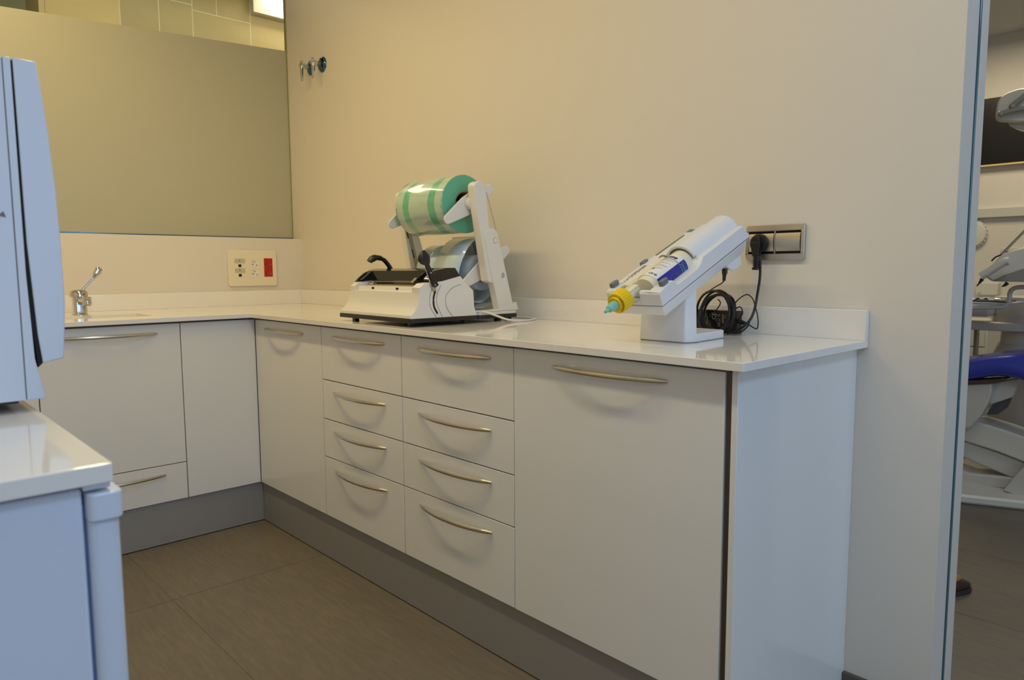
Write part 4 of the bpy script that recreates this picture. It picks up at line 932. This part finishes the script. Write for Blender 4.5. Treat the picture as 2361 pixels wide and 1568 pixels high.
def slabpx(L, y, d, name, m, bev=.008):
    q = [at(*p, 'y', y) for p in L]; n = len(q); mb = MB()
    mb.add([tuple(p) for p in q]+[tuple(p+Vector((0, d, 0))) for p in q], [(i, (i+1) % n, n+(i+1) % n, n+i) for i in range(n)] + [tuple(range(n)), tuple(n+i for i in range(n))[::-1]])
    return obj(name, mb, m, DC, bevel=bev, seg=3)
slabpx([(2170, 965), (2258, 974), (2310, 990), (2361, 1008), (2450, 1035), (2450, 1130), (2361, 1066), (2300, 1042), (2226, 1018), (2170, 1000)], CY+.10, .20, 'lift_arm_upper', UNITW)
slabpx([(2170, 1010), (2228, 1018), (2300, 1043), (2361, 1066), (2450, 1100), (2450, 1180), (2333, 1102), (2260, 1072), (2226, 1056), (2170, 1040)], CY+.12, .16, 'lift_arm_lower', UNITG)
slabpx([(2361, 1076), (2345, 1092), (2312, 1131), (2361, 1149), (2460, 1170), (2460, 1050)], CY+.06, .04, 'pedal_shield', UNITG, .004)
slabpx([(2170, 890), (2286, 884), (2286, 905), (2278, 930), (2264, 955), (2240, 984), (2170, 1005)], CY+.02, .06, 'back_bracket', UNITG, .006)
slabpx([(2285, 884), (2344, 874), (2343, 895), (2332, 917), (2284, 932), (2276, 932)], CY+.08, .06, 'seat_bracket', UNITW, .004)
slabpx([(2332, 917), (2322, 940), (2300, 956), (2274, 956), (2290, 932)], CY+.10, .02, 'bracket_opening', mat('slate_grey', rgb(84, 86, 90), .5), .001)
slabpx([(2170, 880), (2300, 874), (2325, 872), (2300, 884), (2170, 890)], CY+.01, .10, 'seat_rail', mat('dark_bronze_rail', rgb(90, 84, 78), .4, .4), .001)
sq = [(-.9, 0), (-.55, .0), (-.2, .004), (0, .0), (.3, -.02)]
q = [(2150, 845), (2237, 828), (2300, 820), (2361, 816), (2480, 814), (2480, 925), (2361, 883), (2330, 874), (2290, 870), (2237, 878), (2150, 885)]
q = [at(*p, 'y', CY-.02) for p in q]; q = smooth_path(q, 4, True); n = len(q); mb = MB(); cen = sum(q, Vector())/n
def mz(x): return .5*(min(q, key=lambda p: abs(p.x-x)+ (9 if p.z < cen.z else 0)).z + min(q, key=lambda p: abs(p.x-x)+(9 if p.z >= cen.z else 0)).z)
R = []
for dy, k in ((0, .45), (.006, .68), (.020, .86), (.045, .96), (.085, 1.0), (.32, 1.0), (.365, .93), (.39, .7)):
    R.append([(p.x, p.y+dy, cen.z+(p.z-cen.z)+(1-k)*(mz(p.x)-p.z)) for p in q])
vs = [p for r_ in R for p in r_]; M = len(R)
mb.add(vs, [(j*n+i, j*n+(i+1) % n, (j+1)*n+(i+1) % n, (j+1)*n+i) for j in range(M-1) for i in range(n)] + [tuple(range(n)), tuple((M-1)*n+i for i in range(n))[::-1]], True)
obj('seat_cushion', mb, BLUEUP, DC, bevel=.006, auto=60)

# shoe on the floor past the wall end
sx = at(2236, 1362, 'z', 0) + Vector((.031, -.075, 0))
SH = thing('shoe', 'dark brown shoe with tan instep on the floor past the wall end', 'shoe', tuple(sx))
sd = Vector((.62, .78, 0)).normalized()
mb = MB().sphere((0, 0, 0), .5, (1, 1, 1), 14)
def shoe(v, top=True):
    L_ = v.x*.27; wv = v.y*.092*(1-.25*(v.x+.1)); h = max(v.z, -.12)*(.10 if v.x < 0 else .10-.07*v.x*1.6)
    p = sx + Vector((-.115, -.03, .026)) + sd*L_ + Vector((-sd.y, sd.x, 0))*wv; return (p.x, p.y, p.z+h)
obj('upper', mb.xf(shoe), SHOE, SH, auto=60)
out = [(math.cos(2*PI*k/28), math.sin(2*PI*k/28)) for k in range(28)]
obj('sole', MB().prism([tuple((sx + Vector((-.115, -.03, 0)) + sd*(.138*u) + Vector((-sd.y, sd.x, 0))*(.048*v*(1-.12*u))).xy) for u, v in out], 'z', .0005, .016), SOLE, SH)

def instep(v):
    p = sx + Vector((-.115, -.03, .052)) + sd*(.028+v.x*.14) + Vector((-sd.y, sd.x, 0))*v.y*.075; return (p.x, p.y, p.z+v.z*.03)
obj('instep', MB().sphere((0, 0, 0), .5, (1, 1, 1), 10).xf(instep), mat('tan_leather', rgb(176, 112, 52), .4), SH, auto=60)
